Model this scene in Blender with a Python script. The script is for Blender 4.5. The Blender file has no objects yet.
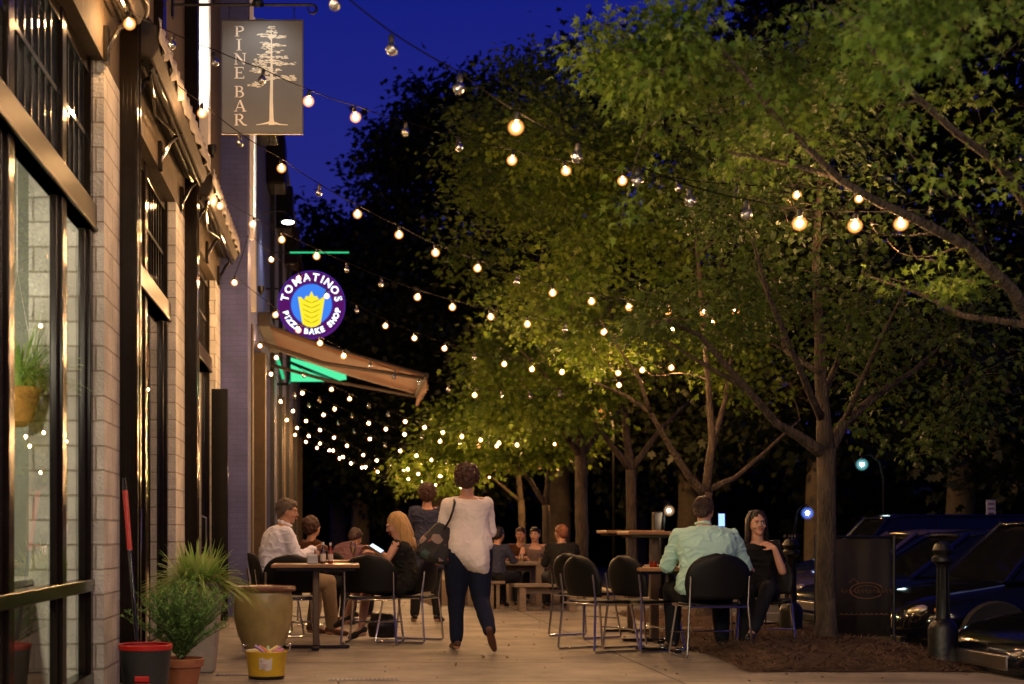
import bpy, bmesh, math, random
import numpy as np
from mathutils import Vector, Matrix, noise, Quaternion
R = math.radians
random.seed(7)
rng = np.random.default_rng(11)
sc = bpy.context.scene
col = sc.collection
F = 1422.0; VX = 345.0; VY = 535.0; CH = 1.05      # lens in pixels, vanishing point, camera height

def P(px, py, Y):
    return Vector(((px-VX)*Y/F, Y, CH+(VY-py)*Y/F))

# ------------------------------------------------------------------ materials
MATS = {}
def nodes_of(name):
    m = bpy.data.materials.new(name); m.use_nodes = True
    nt = m.node_tree; b = nt.nodes['Principled BSDF']
    return m, nt, b
def lk(nt, a, b): nt.links.new(a, b)
def mat(name, c, rough=.6, metal=0., var=.18, scale=6., bump=0., bscale=None, spec=.5, detail=5., coord='Object', stretch=None):
    if name in MATS: return MATS[name]
    m, nt, b = nodes_of(name)
    tc = nt.nodes.new('ShaderNodeTexCoord'); mp = nt.nodes.new('ShaderNodeMapping')
    if stretch: mp.inputs['Scale'].default_value = stretch
    lk(nt, tc.outputs[coord], mp.inputs['Vector'])
    n = nt.nodes.new('ShaderNodeTexNoise'); n.inputs['Scale'].default_value = scale; n.inputs['Detail'].default_value = detail
    n.inputs['Roughness'].default_value = .6
    lk(nt, mp.outputs[0], n.inputs['Vector'])
    r = nt.nodes.new('ShaderNodeMapRange'); r.inputs[1].default_value = .3; r.inputs[2].default_value = .7
    r.inputs[3].default_value = 1-var; r.inputs[4].default_value = 1+var
    lk(nt, n.outputs[0], r.inputs[0])
    mx = nt.nodes.new('ShaderNodeMix'); mx.data_type = 'RGBA'; mx.blend_type = 'MULTIPLY'; mx.inputs[0].default_value = 1
    mx.inputs[6].default_value = (*c, 1); lk(nt, r.outputs[0], mx.inputs[7])
    lk(nt, mx.outputs[2], b.inputs['Base Color'])
    b.inputs['Roughness'].default_value = rough; b.inputs['Metallic'].default_value = metal
    b.inputs['Specular IOR Level'].default_value = spec
    if bump:
        n2 = nt.nodes.new('ShaderNodeTexNoise'); n2.inputs['Scale'].default_value = bscale or scale*4; n2.inputs['Detail'].default_value = 4
        lk(nt, mp.outputs[0], n2.inputs['Vector'])
        bp = nt.nodes.new('ShaderNodeBump'); bp.inputs['Strength'].default_value = bump; bp.inputs['Distance'].default_value = .02
        lk(nt, n2.outputs[0], bp.inputs['Height']); lk(nt, bp.outputs[0], b.inputs['Normal'])
    MATS[name] = m; return m
def emis(name, c, s, rim=None):
    if name in MATS: return MATS[name]
    m, nt, b = nodes_of(name)
    nt.nodes.remove(b); e = nt.nodes.new('ShaderNodeEmission'); e.inputs[0].default_value = (*c, 1); e.inputs[1].default_value = s
    lk(nt, e.outputs[0], nt.nodes['Material Output'].inputs[0]); MATS[name] = m; return m
def brick_mat(name, c1, c2, mortar, w=.2, h=.067, ms=.006, rough=.75, axis='YZ', bump=.6, dirt=.25):
    if name in MATS: return MATS[name]
    m, nt, b = nodes_of(name)
    g = nt.nodes.new('ShaderNodeNewGeometry'); sep = nt.nodes.new('ShaderNodeSeparateXYZ'); lk(nt, g.outputs['Position'], sep.inputs[0])
    ad = nt.nodes.new('ShaderNodeMath'); ad.operation = 'ADD'; lk(nt, sep.outputs[0], ad.inputs[0]); lk(nt, sep.outputs[1], ad.inputs[1])
    cb = nt.nodes.new('ShaderNodeCombineXYZ')
    lk(nt, ad.outputs[0], cb.inputs[0]); lk(nt, sep.outputs[2], cb.inputs[1])
    # wobble of the courses
    nw = nt.nodes.new('ShaderNodeTexNoise'); nw.inputs['Scale'].default_value = 9; lk(nt, g.outputs['Position'], nw.inputs['Vector'])
    sc_ = nt.nodes.new('ShaderNodeVectorMath'); sc_.operation = 'SCALE'; sc_.inputs['Scale'].default_value = .014; lk(nt, nw.outputs[1], sc_.inputs[0])
    av = nt.nodes.new('ShaderNodeVectorMath'); av.operation = 'ADD'; lk(nt, cb.outputs[0], av.inputs[0]); lk(nt, sc_.outputs[0], av.inputs[1])
    br = nt.nodes.new('ShaderNodeTexBrick'); lk(nt, av.outputs[0], br.inputs['Vector'])
    br.inputs['Color1'].default_value = (*c1, 1); br.inputs['Color2'].default_value = (*c2, 1); br.inputs['Mortar'].default_value = (*mortar, 1)
    br.inputs['Scale'].default_value = 1; br.inputs['Brick Width'].default_value = w; br.inputs['Row Height'].default_value = h
    br.inputs['Mortar Size'].default_value = ms; br.inputs['Mortar Smooth'].default_value = .4
    n = nt.nodes.new('ShaderNodeTexNoise'); n.inputs['Scale'].default_value = 3; n.inputs['Detail'].default_value = 8; lk(nt, g.outputs['Position'], n.inputs['Vector'])
    r = nt.nodes.new('ShaderNodeMapRange'); r.inputs[1].default_value = .3; r.inputs[2].default_value = .7; r.inputs[3].default_value = 1-dirt; r.inputs[4].default_value = 1.08
    lk(nt, n.outputs[0], r.inputs[0])
    mx = nt.nodes.new('ShaderNodeMix'); mx.data_type = 'RGBA'; mx.blend_type = 'MULTIPLY'; mx.inputs[0].default_value = 1
    lk(nt, br.outputs[0], mx.inputs[6]); lk(nt, r.outputs[0], mx.inputs[7]); lk(nt, mx.outputs[2], b.inputs['Base Color'])
    n3 = nt.nodes.new('ShaderNodeTexNoise'); n3.inputs['Scale'].default_value = 45; n3.inputs['Detail'].default_value = 4; lk(nt, g.outputs['Position'], n3.inputs['Vector'])
    ma = nt.nodes.new('ShaderNodeMath'); ma.operation = 'MULTIPLY_ADD'; lk(nt, br.outputs[1], ma.inputs[0]); ma.inputs[1].default_value = -1.; lk(nt, n3.outputs[0], ma.inputs[2])
    bp = nt.nodes.new('ShaderNodeBump'); bp.inputs['Strength'].default_value = bump; bp.inputs['Distance'].default_value = .012
    lk(nt, ma.outputs[0], bp.inputs['Height']); lk(nt, bp.outputs[0], b.inputs['Normal'])
    b.inputs['Roughness'].default_value = rough
    MATS[name] = m; return m
def glass_thin(name, tint=(1,1,1), ior=1.5, rough=0.0, boost=1.0):
    if name in MATS: return MATS[name]
    m, nt, b = nodes_of(name); nt.nodes.remove(b)
    t = nt.nodes.new('ShaderNodeBsdfTransparent'); t.inputs[0].default_value = (*tint, 1)
    g = nt.nodes.new('ShaderNodeBsdfGlossy'); g.inputs['Roughness'].default_value = rough
    fr = nt.nodes.new('ShaderNodeFresnel'); fr.inputs[0].default_value = ior
    ml = nt.nodes.new('ShaderNodeMath'); ml.operation = 'MULTIPLY'; ml.inputs[1].default_value = boost; ml.use_clamp = True
    lk(nt, fr.outputs[0], ml.inputs[0])
    mx = nt.nodes.new('ShaderNodeMixShader'); lk(nt, ml.outputs[0], mx.inputs[0]); lk(nt, t.outputs[0], mx.inputs[1]); lk(nt, g.outputs[0], mx.inputs[2])
    lk(nt, mx.outputs[0], nt.nodes['Material Output'].inputs[0]); MATS[name] = m; return m
def leaf_mat(name, c1, c2, trans=.4, sc_=3.):
    if name in MATS: return MATS[name]
    m, nt, b = nodes_of(name); nt.nodes.remove(b)
    g = nt.nodes.new('ShaderNodeNewGeometry')
    n = nt.nodes.new('ShaderNodeTexNoise'); n.inputs['Scale'].default_value = sc_; n.inputs['Detail'].default_value = 6; lk(nt, g.outputs['Position'], n.inputs['Vector'])
    r = nt.nodes.new('ShaderNodeMapRange'); r.inputs[1].default_value = .35; r.inputs[2].default_value = .65; lk(nt, n.outputs[0], r.inputs[0])
    mx = nt.nodes.new('ShaderNodeMix'); mx.data_type = 'RGBA'; mx.inputs[6].default_value = (*c1, 1); mx.inputs[7].default_value = (*c2, 1)
    lk(nt, r.outputs[0], mx.inputs[0])
    d = nt.nodes.new('ShaderNodeBsdfPrincipled'); d.inputs['Roughness'].default_value = .5; d.inputs['Specular IOR Level'].default_value = .3
    lk(nt, mx.outputs[2], d.inputs['Base Color'])
    t = nt.nodes.new('ShaderNodeBsdfTranslucent'); lk(nt, mx.outputs[2], t.inputs[0])
    ms = nt.nodes.new('ShaderNodeMixShader'); ms.inputs[0].default_value = trans
    lk(nt, d.outputs[0], ms.inputs[1]); lk(nt, t.outputs[0], ms.inputs[2]); lk(nt, ms.outputs[0], nt.nodes['Material Output'].inputs[0])
    MATS[name] = m; return m

M = {}
M['brick'] = brick_mat('painted_brick', (.70,.68,.62), (.62,.60,.54), (.42,.38,.31), w=.41, h=.165, ms=.008, bump=1.0, dirt=.35)
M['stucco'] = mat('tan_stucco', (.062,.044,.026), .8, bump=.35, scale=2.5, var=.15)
M['purple'] = brick_mat('mauve_brick', (.075,.085,.23), (.07,.08,.215), (.055,.065,.18), ms=.006, bump=.3)
M['trimwhite'] = mat('white_trim', (.72,.69,.62), .6, var=.08, bump=.1)
M['bronze'] = mat('dark_bronze_frame', (.010,.007,.005), .18, 0, var=.25, spec=.2)
M['frame'] = mat('black_frame_metal', (.008,.007,.006), .14, 0, var=.3, spec=.5)
M['copper'] = mat('brown_transom', (.022,.014,.010), .3, 0, spec=.12, var=.3, scale=3)
M['chrome'] = mat('chrome', (.62,.60,.58), .18, 1., var=.05)
M['steel'] = mat('brushed_steel', (.42,.40,.37), .35, 1., var=.1)
M['blackplastic'] = mat('black_plastic', (.004,.004,.0045), .55, var=.2, spec=.3)
M['iron'] = mat('black_iron', (.008,.008,.009), .4, .3, var=.2, bump=.2)
M['wood'] = mat('varnished_wood', (.30,.15,.06), .35, var=.3, scale=3, stretch=(1,12,1))
M['greywood'] = mat('weathered_wood', (.20,.155,.12), .7, var=.25, scale=4, stretch=(1,10,10))
M['bark'] = mat('bark', (.075,.054,.036), .9, var=.6, scale=9, bump=1., bscale=34, stretch=(1.6,1.6,.4))
M['bark'].node_tree.nodes['Bump'].inputs['Distance'].default_value = .06
M['darkbark'] = mat('dark_bark', (.07,.055,.04), .9, var=.3, scale=6, bump=.6)
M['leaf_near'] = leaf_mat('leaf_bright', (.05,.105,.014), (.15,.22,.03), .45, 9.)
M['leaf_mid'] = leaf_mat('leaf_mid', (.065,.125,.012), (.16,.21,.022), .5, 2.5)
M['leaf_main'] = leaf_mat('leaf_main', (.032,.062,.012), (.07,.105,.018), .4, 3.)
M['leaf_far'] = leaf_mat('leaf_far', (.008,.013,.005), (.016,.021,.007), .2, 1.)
M['cord'] = mat('black_cord', (.006,.0055,.005), .9, spec=.05)
M['glass'] = glass_thin('window_glass', (.80,.84,.80), 1.55, 0.0, 1.6)
M['bulbglass'] = glass_thin('bulb_glass', (.90,.88,.86), 1.9, .22, 5.5)
M['clear'] = glass_thin('clear_glass', (.93,.92,.9), 1.5, .02, 2.0)

# ------------------------------------------------------------------ mesh builder
class MB:
    def __init__(s): s.v = []; s.f = []
    def add(s, vs, fs):
        o = len(s.v); s.v += [tuple(v) for v in vs]; s.f += [tuple(i+o for i in f) for f in fs]; return s
    def box(s, x0, x1, y0, y1, z0, z1, mtx=None):
        vs = [Vector(p) for p in ((x0,y0,z0),(x1,y0,z0),(x1,y1,z0),(x0,y1,z0),(x0,y0,z1),(x1,y0,z1),(x1,y1,z1),(x0,y1,z1))]
        if mtx: vs = [mtx @ v for v in vs]
        return s.add(vs, [(0,3,2,1),(4,5,6,7),(0,1,5,4),(1,2,6,5),(2,3,7,6),(3,0,4,7)])
    def tube(s, pts, rad, n=8, caps=True):
        pts = [Vector(p) for p in pts]
        if not hasattr(rad, '__len__'): rad = [rad]*len(pts)
        vs = []; fs = []; up = None
        for i, p in enumerate(pts):
            d = (pts[min(i+1, len(pts)-1)]-pts[max(i-1, 0)])
            if d.length < 1e-9: d = Vector((0,0,1))
            d.normalize()
            if up is None:
                up = d.orthogonal().normalized()
            else:
                up = (up-d*up.dot(d))
                up = up.normalized() if up.length > 1e-6 else d.orthogonal().normalized()
            w = d.cross(up)
            for k in range(n):
                a = 2*math.pi*k/n
                vs.append(p+(up*math.cos(a)+w*math.sin(a))*rad[i])
        for i in range(len(pts)-1):
            for k in range(n):
                a = i*n+k; b = i*n+(k+1) % n
                fs.append((a, b, b+n, a+n))
        if caps:
            fs.append(tuple(reversed(range(n)))); fs.append(tuple((len(pts)-1)*n+k for k in range(n)))
        return s.add(vs, fs)
    def lathe(s, prof, c=(0,0,0), n=24, capb=True, capt=True, sx=1, sy=1):
        vs = []; fs = []; c = Vector(c)
        for r, z in prof:
            for k in range(n):
                a = 2*math.pi*k/n; vs.append(c+Vector((r*math.cos(a)*sx, r*math.sin(a)*sy, z)))
        for i in range(len(prof)-1):
            for k in range(n):
                a = i*n+k; b = i*n+(k+1) % n; fs.append((a, b, b+n, a+n))
        if capb: fs.append(tuple(reversed(range(n))))
        if capt: fs.append(tuple((len(prof)-1)*n+k for k in range(n)))
        return s.add(vs, fs)
    def ell(s, c, r, n=12, m=8, rot=None):
        vs = []; fs = []; c = Vector(c)
        if not hasattr(r, '__len__'): r = (r, r, r)
        vs.append(Vector((0,0,-1)))
        for j in range(1, m):
            t = -math.pi/2+math.pi*j/m
            for k in range(n):
                a = 2*math.pi*k/n; vs.append(Vector((math.cos(t)*math.cos(a), math.cos(t)*math.sin(a), math.sin(t))))
        vs.append(Vector((0,0,1)))
        out = []
        for v in vs:
            v = Vector((v.x*r[0], v.y*r[1], v.z*r[2]))
            if rot: v = rot @ v
            out.append(c+v)
        for k in range(n): fs.append((0, 1+(k+1) % n, 1+k))
        for j in range(m-2):
            for k in range(n):
                a = 1+j*n+k; b = 1+j*n+(k+1) % n; fs.append((a, b, b+n, a+n))
        t = len(vs)-1; o = 1+(m-2)*n
        for k in range(n): fs.append((o+k, o+(k+1) % n, t))
        return s.add(out, fs)
    def cap(s, p0, p1, r0, r1, n=12):      # tapered capsule
        p0 = Vector(p0); p1 = Vector(p1); d = p1-p0; L = d.length; d.normalize()
        pts = []; rr = []
        for a in (80, 50, 25): pts.append(p0-d*r0*math.sin(R(a))); rr.append(r0*math.cos(R(a)))
        pts.append(p0); rr.append(r0); pts.append((p0+p1)/2); rr.append((r0+r1)/2); pts.append(p1); rr.append(r1)
        for a in (25, 50, 80): pts.append(p1+d*r1*math.sin(R(a))); rr.append(r1*math.cos(R(a)))
        return s.tube(pts, rr, n)
    def loft(s, rings, side, n=20):        # rings: (center, half width, half depth); side = width direction
        vs = []; fs = []; side = Vector(side).normalized()
        cs = [Vector(r[0]) for r in rings]
        for i, (c, w, d) in enumerate(rings):
            ax = (cs[min(i+1, len(cs)-1)]-cs[max(i-1, 0)]).normalized()
            sd = (side-ax*side.dot(ax)).normalized(); fw = ax.cross(sd)
            for k in range(n):
                a = 2*math.pi*k/n
                ca, sa = math.cos(a), math.sin(a)
                e = .85
                vs.append(cs[i]+sd*w*math.copysign(abs(ca)**e, ca)+fw*d*math.copysign(abs(sa)**e, sa))
        for i in range(len(rings)-1):
            for k in range(n):
                a = i*n+k; b = i*n+(k+1) % n; fs.append((a, b, b+n, a+n))
        fs.append(tuple(reversed(range(n)))); fs.append(tuple((len(rings)-1)*n+k for k in range(n)))
        return s.add(vs, fs)
    def prism(s, poly, y0, y1, plane='xz'):
        n = len(poly)
        def q(p, t): return (p[0], t, p[1]) if plane == 'xz' else ((t, p[0], p[1]) if plane == 'yz' else (p[0], p[1], t))
        vs = [q(p, y0) for p in poly]+[q(p, y1) for p in poly]
        fs = [tuple(range(n)), tuple(reversed(range(n, 2*n)))]
        for i in range(n):
            j = (i+1) % n; fs.append((i, i+n, j+n, j))
        return s.add(vs, fs)
    def mesh(s, name, m, smooth=False, bevel=0):
        me = bpy.data.meshes.new(name); me.from_pydata(s.v, [], s.f); me.materials.append(m)
        bm = bmesh.new(); bm.from_mesh(me)
        bmesh.ops.recalc_face_normals(bm, faces=bm.faces)
        bm.to_mesh(me); bm.free()
        if smooth:
            me.polygons.foreach_set('use_smooth', [True]*len(me.polygons))
        return me
    def build(s, name, m, parent=None, smooth=False, bevel=0, sharp=40, flat=False):
        me = s.mesh(name, m, smooth)
        o = bpy.data.objects.new(name, me); col.objects.link(o)
        if parent is not None: o.parent = parent
        if smooth and sharp < 180:
            me.set_sharp_from_angle(angle=R(sharp))
        if bevel:
            b = o.modifiers.new('bevel', 'BEVEL'); b.width = bevel; b.segments = 2; b.limit_method = 'ANGLE'
        return o
def tag(o, label=None, cat=None, group=None, kind=None):
    if label: o['label'] = label
    if cat: o['category'] = cat
    if group: o['group'] = group
    if kind: o['kind'] = kind
    return o
def empty(name, loc=(0,0,0), rz=0):
    o = bpy.data.objects.new(name, None); col.objects.link(o); o.location = loc; o.rotation_euler = (0,0,rz); o.empty_display_size = .1
    return o
def children(o): return [c for c in bpy.data.objects if c.parent == o]
def copy_tree(o, parent=None):
    c = o.copy(); col.objects.link(c)
    if parent is not None: c.parent = parent
    for ch in children(o): copy_tree(ch, c)
    return c
def structure(o): return tag(o, kind='structure')
def Rz(a, loc=(0,0,0)): return Matrix.Translation(loc) @ Matrix.Rotation(a, 4, 'Z')

# ------------------------------------------------------------------ camera, world, exposure
cam = bpy.data.cameras.new('camera'); co = bpy.data.objects.new('camera', cam); col.objects.link(co)
co.location = (0, 0, CH); co.rotation_euler = (R(90), 0, 0)
cam.sensor_width = 36; cam.lens = F/1024*36; cam.shift_x = (512-VX)/1024; cam.shift_y = (VY-342)/1024
cam.clip_start = .1; cam.clip_end = 2000
cam.dof.use_dof = True; cam.dof.focus_distance = 12.2; cam.dof.aperture_fstop = 2.2; cam.dof.aperture_blades = 0
sc.camera = co
w = bpy.data.worlds.new('World'); sc.world = w; w.use_nodes = True
nt = w.node_tree; bg = nt.nodes['Background']
# dusk sky: deep blue overhead, slightly violet and paler towards the horizon
tc = nt.nodes.new('ShaderNodeTexCoord'); sx_ = nt.nodes.new('ShaderNodeSeparateXYZ'); lk(nt, tc.outputs['Generated'], sx_.inputs[0])
rp = nt.nodes.new('ShaderNodeValToRGB'); lk(nt, sx_.outputs[2], rp.inputs[0]); el = rp.color_ramp.elements
el[0].position = 0.0; el[0].color = (.040,.038,.20,1); el[1].position = .9; el[1].color = (.003,.008,.10,1)
q_ = el.new(.12); q_.color = (.026,.027,.21,1)
q_ = el.new(.35); q_.color = (.008,.013,.20,1)
lk(nt, rp.outputs[0], bg.inputs[0]); bg.inputs[1].default_value = 1.0
sun = bpy.data.lights.new('moon_glow', 'SUN'); so = bpy.data.objects.new('dusk_light', sun); col.objects.link(so)
sun.energy = .01; sun.angle = R(10); sun.color = (.5,.6,1); so.rotation_euler = (R(50), 0, R(160))
sc.view_settings.view_transform = 'Standard'; sc.view_settings.look = 'None'; sc.view_settings.exposure = 0; sc.view_settings.gamma = 1
sc.cycles.use_denoising = True; sc.cycles.max_bounces = 6; sc.cycles.diffuse_bounces = 3; sc.cycles.glossy_bounces = 3
sc.cycles.transparent_max_bounces = 12; sc.cycles.transmission_bounces = 4; sc.cycles.sample_clamp_indirect = 4; sc.cycles.sample_clamp_direct = 0
sc.cycles.caustics_reflective = False; sc.cycles.caustics_refractive = False

BULB_L = 2000.
M['bulb'] = emis('bulb_glow', (1.0,.53,.21), BULB_L)
M['bulb_white'] = emis('bulb_glow_white', (1.0,.72,.46), 1300)  # whiter glow for the added foreground fill strings
def halo_shell(name='glowing_glass', c=(1,.36,.09), st=2.3):  # lens halo painted as a glowing shell around a lamp core
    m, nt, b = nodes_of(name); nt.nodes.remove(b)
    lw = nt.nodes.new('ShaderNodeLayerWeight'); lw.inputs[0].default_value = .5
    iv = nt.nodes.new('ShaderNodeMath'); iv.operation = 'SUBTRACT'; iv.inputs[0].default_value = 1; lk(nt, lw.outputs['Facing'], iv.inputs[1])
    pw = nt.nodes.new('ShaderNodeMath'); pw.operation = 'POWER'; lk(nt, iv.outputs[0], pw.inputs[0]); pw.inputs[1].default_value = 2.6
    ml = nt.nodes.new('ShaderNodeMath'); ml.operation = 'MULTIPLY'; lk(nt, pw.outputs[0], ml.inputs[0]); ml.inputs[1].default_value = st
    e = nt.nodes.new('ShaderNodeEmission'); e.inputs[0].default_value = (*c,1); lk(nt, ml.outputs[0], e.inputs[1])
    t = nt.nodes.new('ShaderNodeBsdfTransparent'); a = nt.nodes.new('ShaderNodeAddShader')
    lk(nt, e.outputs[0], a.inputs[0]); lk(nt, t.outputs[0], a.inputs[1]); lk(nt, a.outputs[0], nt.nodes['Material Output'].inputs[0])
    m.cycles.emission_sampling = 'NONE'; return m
M['envelope'] = halo_shell(); M['cool_env'] = halo_shell('cool_glass', (.25,.75,.8), .5); M['blue_env'] = halo_shell('blue_glass', (.12,.25,1.), .7); M['white_env'] = halo_shell('white_glass', (1,.6,.3), .5); M['sodium_env'] = halo_shell('sodium_glass', (1,.35,.06), 1.)  # painted glare halos, one tint per lamp type
def lamp(kind, name, loc, energy, color, size=.05, aim=None, spot=60, blend=.5, parent=None):
    l = bpy.data.lights.new(name, kind); o = bpy.data.objects.new(name, l); col.objects.link(o)
    l.energy = energy; l.color = color
    if kind in ('POINT', 'SPOT'): l.shadow_soft_size = size
    if kind == 'SPOT': l.spot_size = R(spot); l.spot_blend = blend
    o.location = loc
    if aim is not None:
        d = Vector(aim)-Vector(loc); o.rotation_euler = d.to_track_quat('-Z', 'Y').to_euler()
    if parent is not None: o.parent = parent
    return o

# ------------------------------------------------------------------ ground
def concrete():
    m, nt, b = nodes_of('sidewalk_concrete')
    g = nt.nodes.new('ShaderNodeNewGeometry')
    br = nt.nodes.new('ShaderNodeTexBrick'); of = nt.nodes.new('ShaderNodeVectorMath'); of.inputs[1].default_value = (1.7, .3, 0); lk(nt, g.outputs['Position'], of.inputs[0]); lk(nt, of.outputs[0], br.inputs['Vector'])
    br.offset = 0; br.inputs['Scale'].default_value = 1; br.inputs['Brick Width'].default_value = 4.1; br.inputs['Row Height'].default_value = 1.5
    br.inputs['Mortar Size'].default_value = .013; br.inputs['Mortar Smooth'].default_value = .3
    br.inputs['Color1'].default_value = (.27,.235,.19,1); br.inputs['Color2'].default_value = (.22,.19,.15,1); br.inputs['Mortar'].default_value = (.07,.058,.045,1)
    n = nt.nodes.new('ShaderNodeTexNoise'); n.inputs['Scale'].default_value = 1.3; n.inputs['Detail'].default_value = 9; n.inputs['Roughness'].default_value = .65; lk(nt, g.outputs['Position'], n.inputs['Vector'])
    r = nt.nodes.new('ShaderNodeMapRange'); r.inputs[1].default_value = .32; r.inputs[2].default_value = .68; r.inputs[3].default_value = .42; r.inputs[4].default_value = 1.35; lk(nt, n.outputs[0], r.inputs[0])
    mx = nt.nodes.new('ShaderNodeMix'); mx.data_type = 'RGBA'; mx.blend_type = 'MULTIPLY'; mx.inputs[0].default_value = 1
    lk(nt, br.outputs[0], mx.inputs[6]); lk(nt, r.outputs[0], mx.inputs[7])
    # dark gum spots
    v = nt.nodes.new('ShaderNodeTexVoronoi'); v.inputs['Scale'].default_value = 2.2; lk(nt, g.outputs['Position'], v.inputs['Vector'])
    r2 = nt.nodes.new('ShaderNodeMapRange'); r2.inputs[1].default_value = .03; r2.inputs[2].default_value = .06; r2.inputs[3].default_value = .45; r2.inputs[4].default_value = 1; lk(nt, v.outputs[0], r2.inputs[0])
    mx2 = nt.nodes.new('ShaderNodeMix'); mx2.data_type = 'RGBA'; mx2.blend_type = 'MULTIPLY'; mx2.inputs[0].default_value = 1
    lk(nt, mx.outputs[2], mx2.inputs[6]); lk(nt, r2.outputs[0], mx2.inputs[7]); lk(nt, mx2.outputs[2], b.inputs['Base Color'])
    n2 = nt.nodes.new('ShaderNodeTexNoise'); n2.inputs['Scale'].default_value = 60; n2.inputs['Detail'].default_value = 3; lk(nt, g.outputs['Position'], n2.inputs['Vector'])
    ma = nt.nodes.new('ShaderNodeMath'); ma.operation = 'MULTIPLY_ADD'; lk(nt, br.outputs[1], ma.inputs[0]); ma.inputs[1].default_value = -1; lk(nt, n2.outputs[0], ma.inputs[2])
    bp = nt.nodes.new('ShaderNodeBump'); bp.inputs['Strength'].default_value = .35; bp.inputs['Distance'].default_value = .01; lk(nt, ma.outputs[0], bp.inputs['Height']); lk(nt, bp.outputs[0], b.inputs['Normal'])
    b.inputs['Roughness'].default_value = .62
    return m
M['concrete'] = concrete()
M['asphalt'] = mat('asphalt', (.045,.045,.048), .75, var=.3, scale=2, bump=.5, bscale=80)
M['soil'] = mat('dark_soil', (.05,.038,.025), .95, var=.4, scale=3, bump=.5)
M['kerb'] = mat('kerb_concrete', (.34,.31,.27), .7, var=.2, scale=5, bump=.2)
structure(MB().box(-1500, 1500, -300, 1500, -1.2, -.356).build('ground', M['soil']))
structure(MB().box(-1.6, 4.98, -6, 62, -.35, 0).build('sidewalk', M['concrete']))
structure(MB().box(4.98, 5.13, -6, 62, -.35, .012).build('kerb', M['kerb'], bevel=.02))
structure(MB().box(5.13, 60, -6, 62, -.352, -.348).build('parking_lot', M['asphalt']))
M['paint'] = mat('road_paint', (.6,.6,.56), .6, var=.2, scale=12)
pl = MB()
for y in (8.6, 11.4, 14.2, 17, 19.8, 22.6, 25.4, 28.2): pl.box(5.6, 10.4, y, y+.1, -.347, -.344)
structure(pl.build('road_markings', M['paint']))
# pine straw bed round the near tree
M['straw'] = mat('pine_straw', (.10,.055,.028), .95, var=.75, scale=26, bump=1., bscale=70)
def straw_bed(x0, x1, y0, y1, h, count, nm='mulch_bed'):
    nx, ny = 40, 50; vs = []; fs = []
    for j in range(ny+1):
        for i in range(nx+1):
            u = i/nx; v = j/ny; x = x0+(x1-x0)*u; y = y0+(y1-y0)*v
            e = min(1, min(u, 1-u)*7)*min(1, min(v, 1-v)*7)
            q = noise.noise(Vector((x*1.3, y*1.3, 3)))*.5+noise.noise(Vector((x*6, y*6, 1)))*.22
            wob = noise.noise(Vector((y*1.1, x*1.1, 9)))*.16
            vs.append((x+wob*(1-e), y+wob*(1-e), .005+e*(h*(.7+q))))
    for j in range(ny):
        for i in range(nx):
            a = j*(nx+1)+i; fs.append((a, a+1, a+nx+2, a+nx+1))
    b = MB().add(vs, fs)
    for _ in range(count):
        i = random.randrange(len(vs)); p = Vector(vs[i])+Vector((random.uniform(-.05,.05), random.uniform(-.05,.05), random.uniform(.002,.02)))
        a = random.uniform(0, 6.28); l = random.uniform(.05,.13); d = Vector((math.cos(a), math.sin(a), random.uniform(-.15,.4)))*l
        wd = Vector((-math.sin(a), math.cos(a), 0))*.0045
        b.add([p-wd, p+wd, p+d+wd*.3, p+d-wd*.3], [(0,1,2,3)])
    o = b.build(nm, M['straw'], smooth=True, sharp=180)
    return tag(o, kind='stuff')
tag(straw_bed(3.15, 4.96, 10.9, 15.2, .12, 16000), 'brown pine straw spread round the trunk of the nearest whole tree', 'mulch')
tag(straw_bed(3.6, 4.96, 16.2, 19.2, .08, 2500), 'brown pine straw under the second tree behind the tables', 'mulch')
tag(straw_bed(1.2, 4.96, 21.0, 33, .06, 2500), 'dim pine straw ground beyond the picnic bench', 'mulch')
# litter leaf / scrap in bed
# drain grates in the pavement
def grate(px, py, w, d, label):
    y = F*CH/(py-VY); x = (px-VX)*y/F
    b = MB()
    b.box(-w/2, w/2, -d/2, -d/2+.02, .001, .008).box(-w/2, w/2, d/2-.02, d/2, .001, .008)
    n = int(w/.03)
    for i in range(n+1):
        xx = -w/2+i*w/n; b.box(xx-.006, xx+.006, -d/2+.02, d/2-.02, .001, .007)
    o = b.build('drain_grate', M['steel']); o.location = (x, y, 0)
    MB().box(-w/2, w/2, -d/2, d/2, -.0005, .0008).build('pit', M['frame'], o)  # flat dark plate painted for the shade inside the drain
    tag(o, label, 'drain grate')
grate(244, 675.5, .42, .09, 'short dark slot grate in pavement under the yellow bucket')
grate(364, 680, .5, .10, 'long dark slot grate in pavement right of the yellow bucket')

# ------------------------------------------------------------------ building A (brick shop)
A = empty('shop_building', (-1.6, 8, 0))
def wbox(name, m, parent, x0, x1, y0, y1, z0, z1, bevel=0):
    o = MB().box(x0, x1, y0, y1, z0, z1).build(name, m, None, bevel=bevel)
    o.parent = parent
    r = parent
    inv = Vector((0,0,0))
    while r is not None: inv += r.location; r = r.parent
    o.location = -inv
    return o
def attach(o, parent):
    o.parent = parent; inv = Vector((0,0,0)); r = parent
    while r is not None: inv += r.location; r = r.parent
    o.location = o.location-inv; return o
WX = -1.6; GX = -1.72
piers = [(-3.5, 1.0), (4.6, 5.5), (9.44, 10.75), (13.45, 15.0), (17.6, 18.25)]
for a, b in piers: wbox('pier', M['brick'], A, -2.1, WX, a, b, 0, 4.2)
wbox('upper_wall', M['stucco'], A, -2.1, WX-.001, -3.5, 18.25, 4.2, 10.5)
wbox('side_wall', M['stucco'], A, -9, -2.1, -3.7, -3.5, 0, 10.5)
wbox('roof', M['asphalt'], A, -9, -1.5, -3.7, 18.4, 10.5, 10.7)
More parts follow.
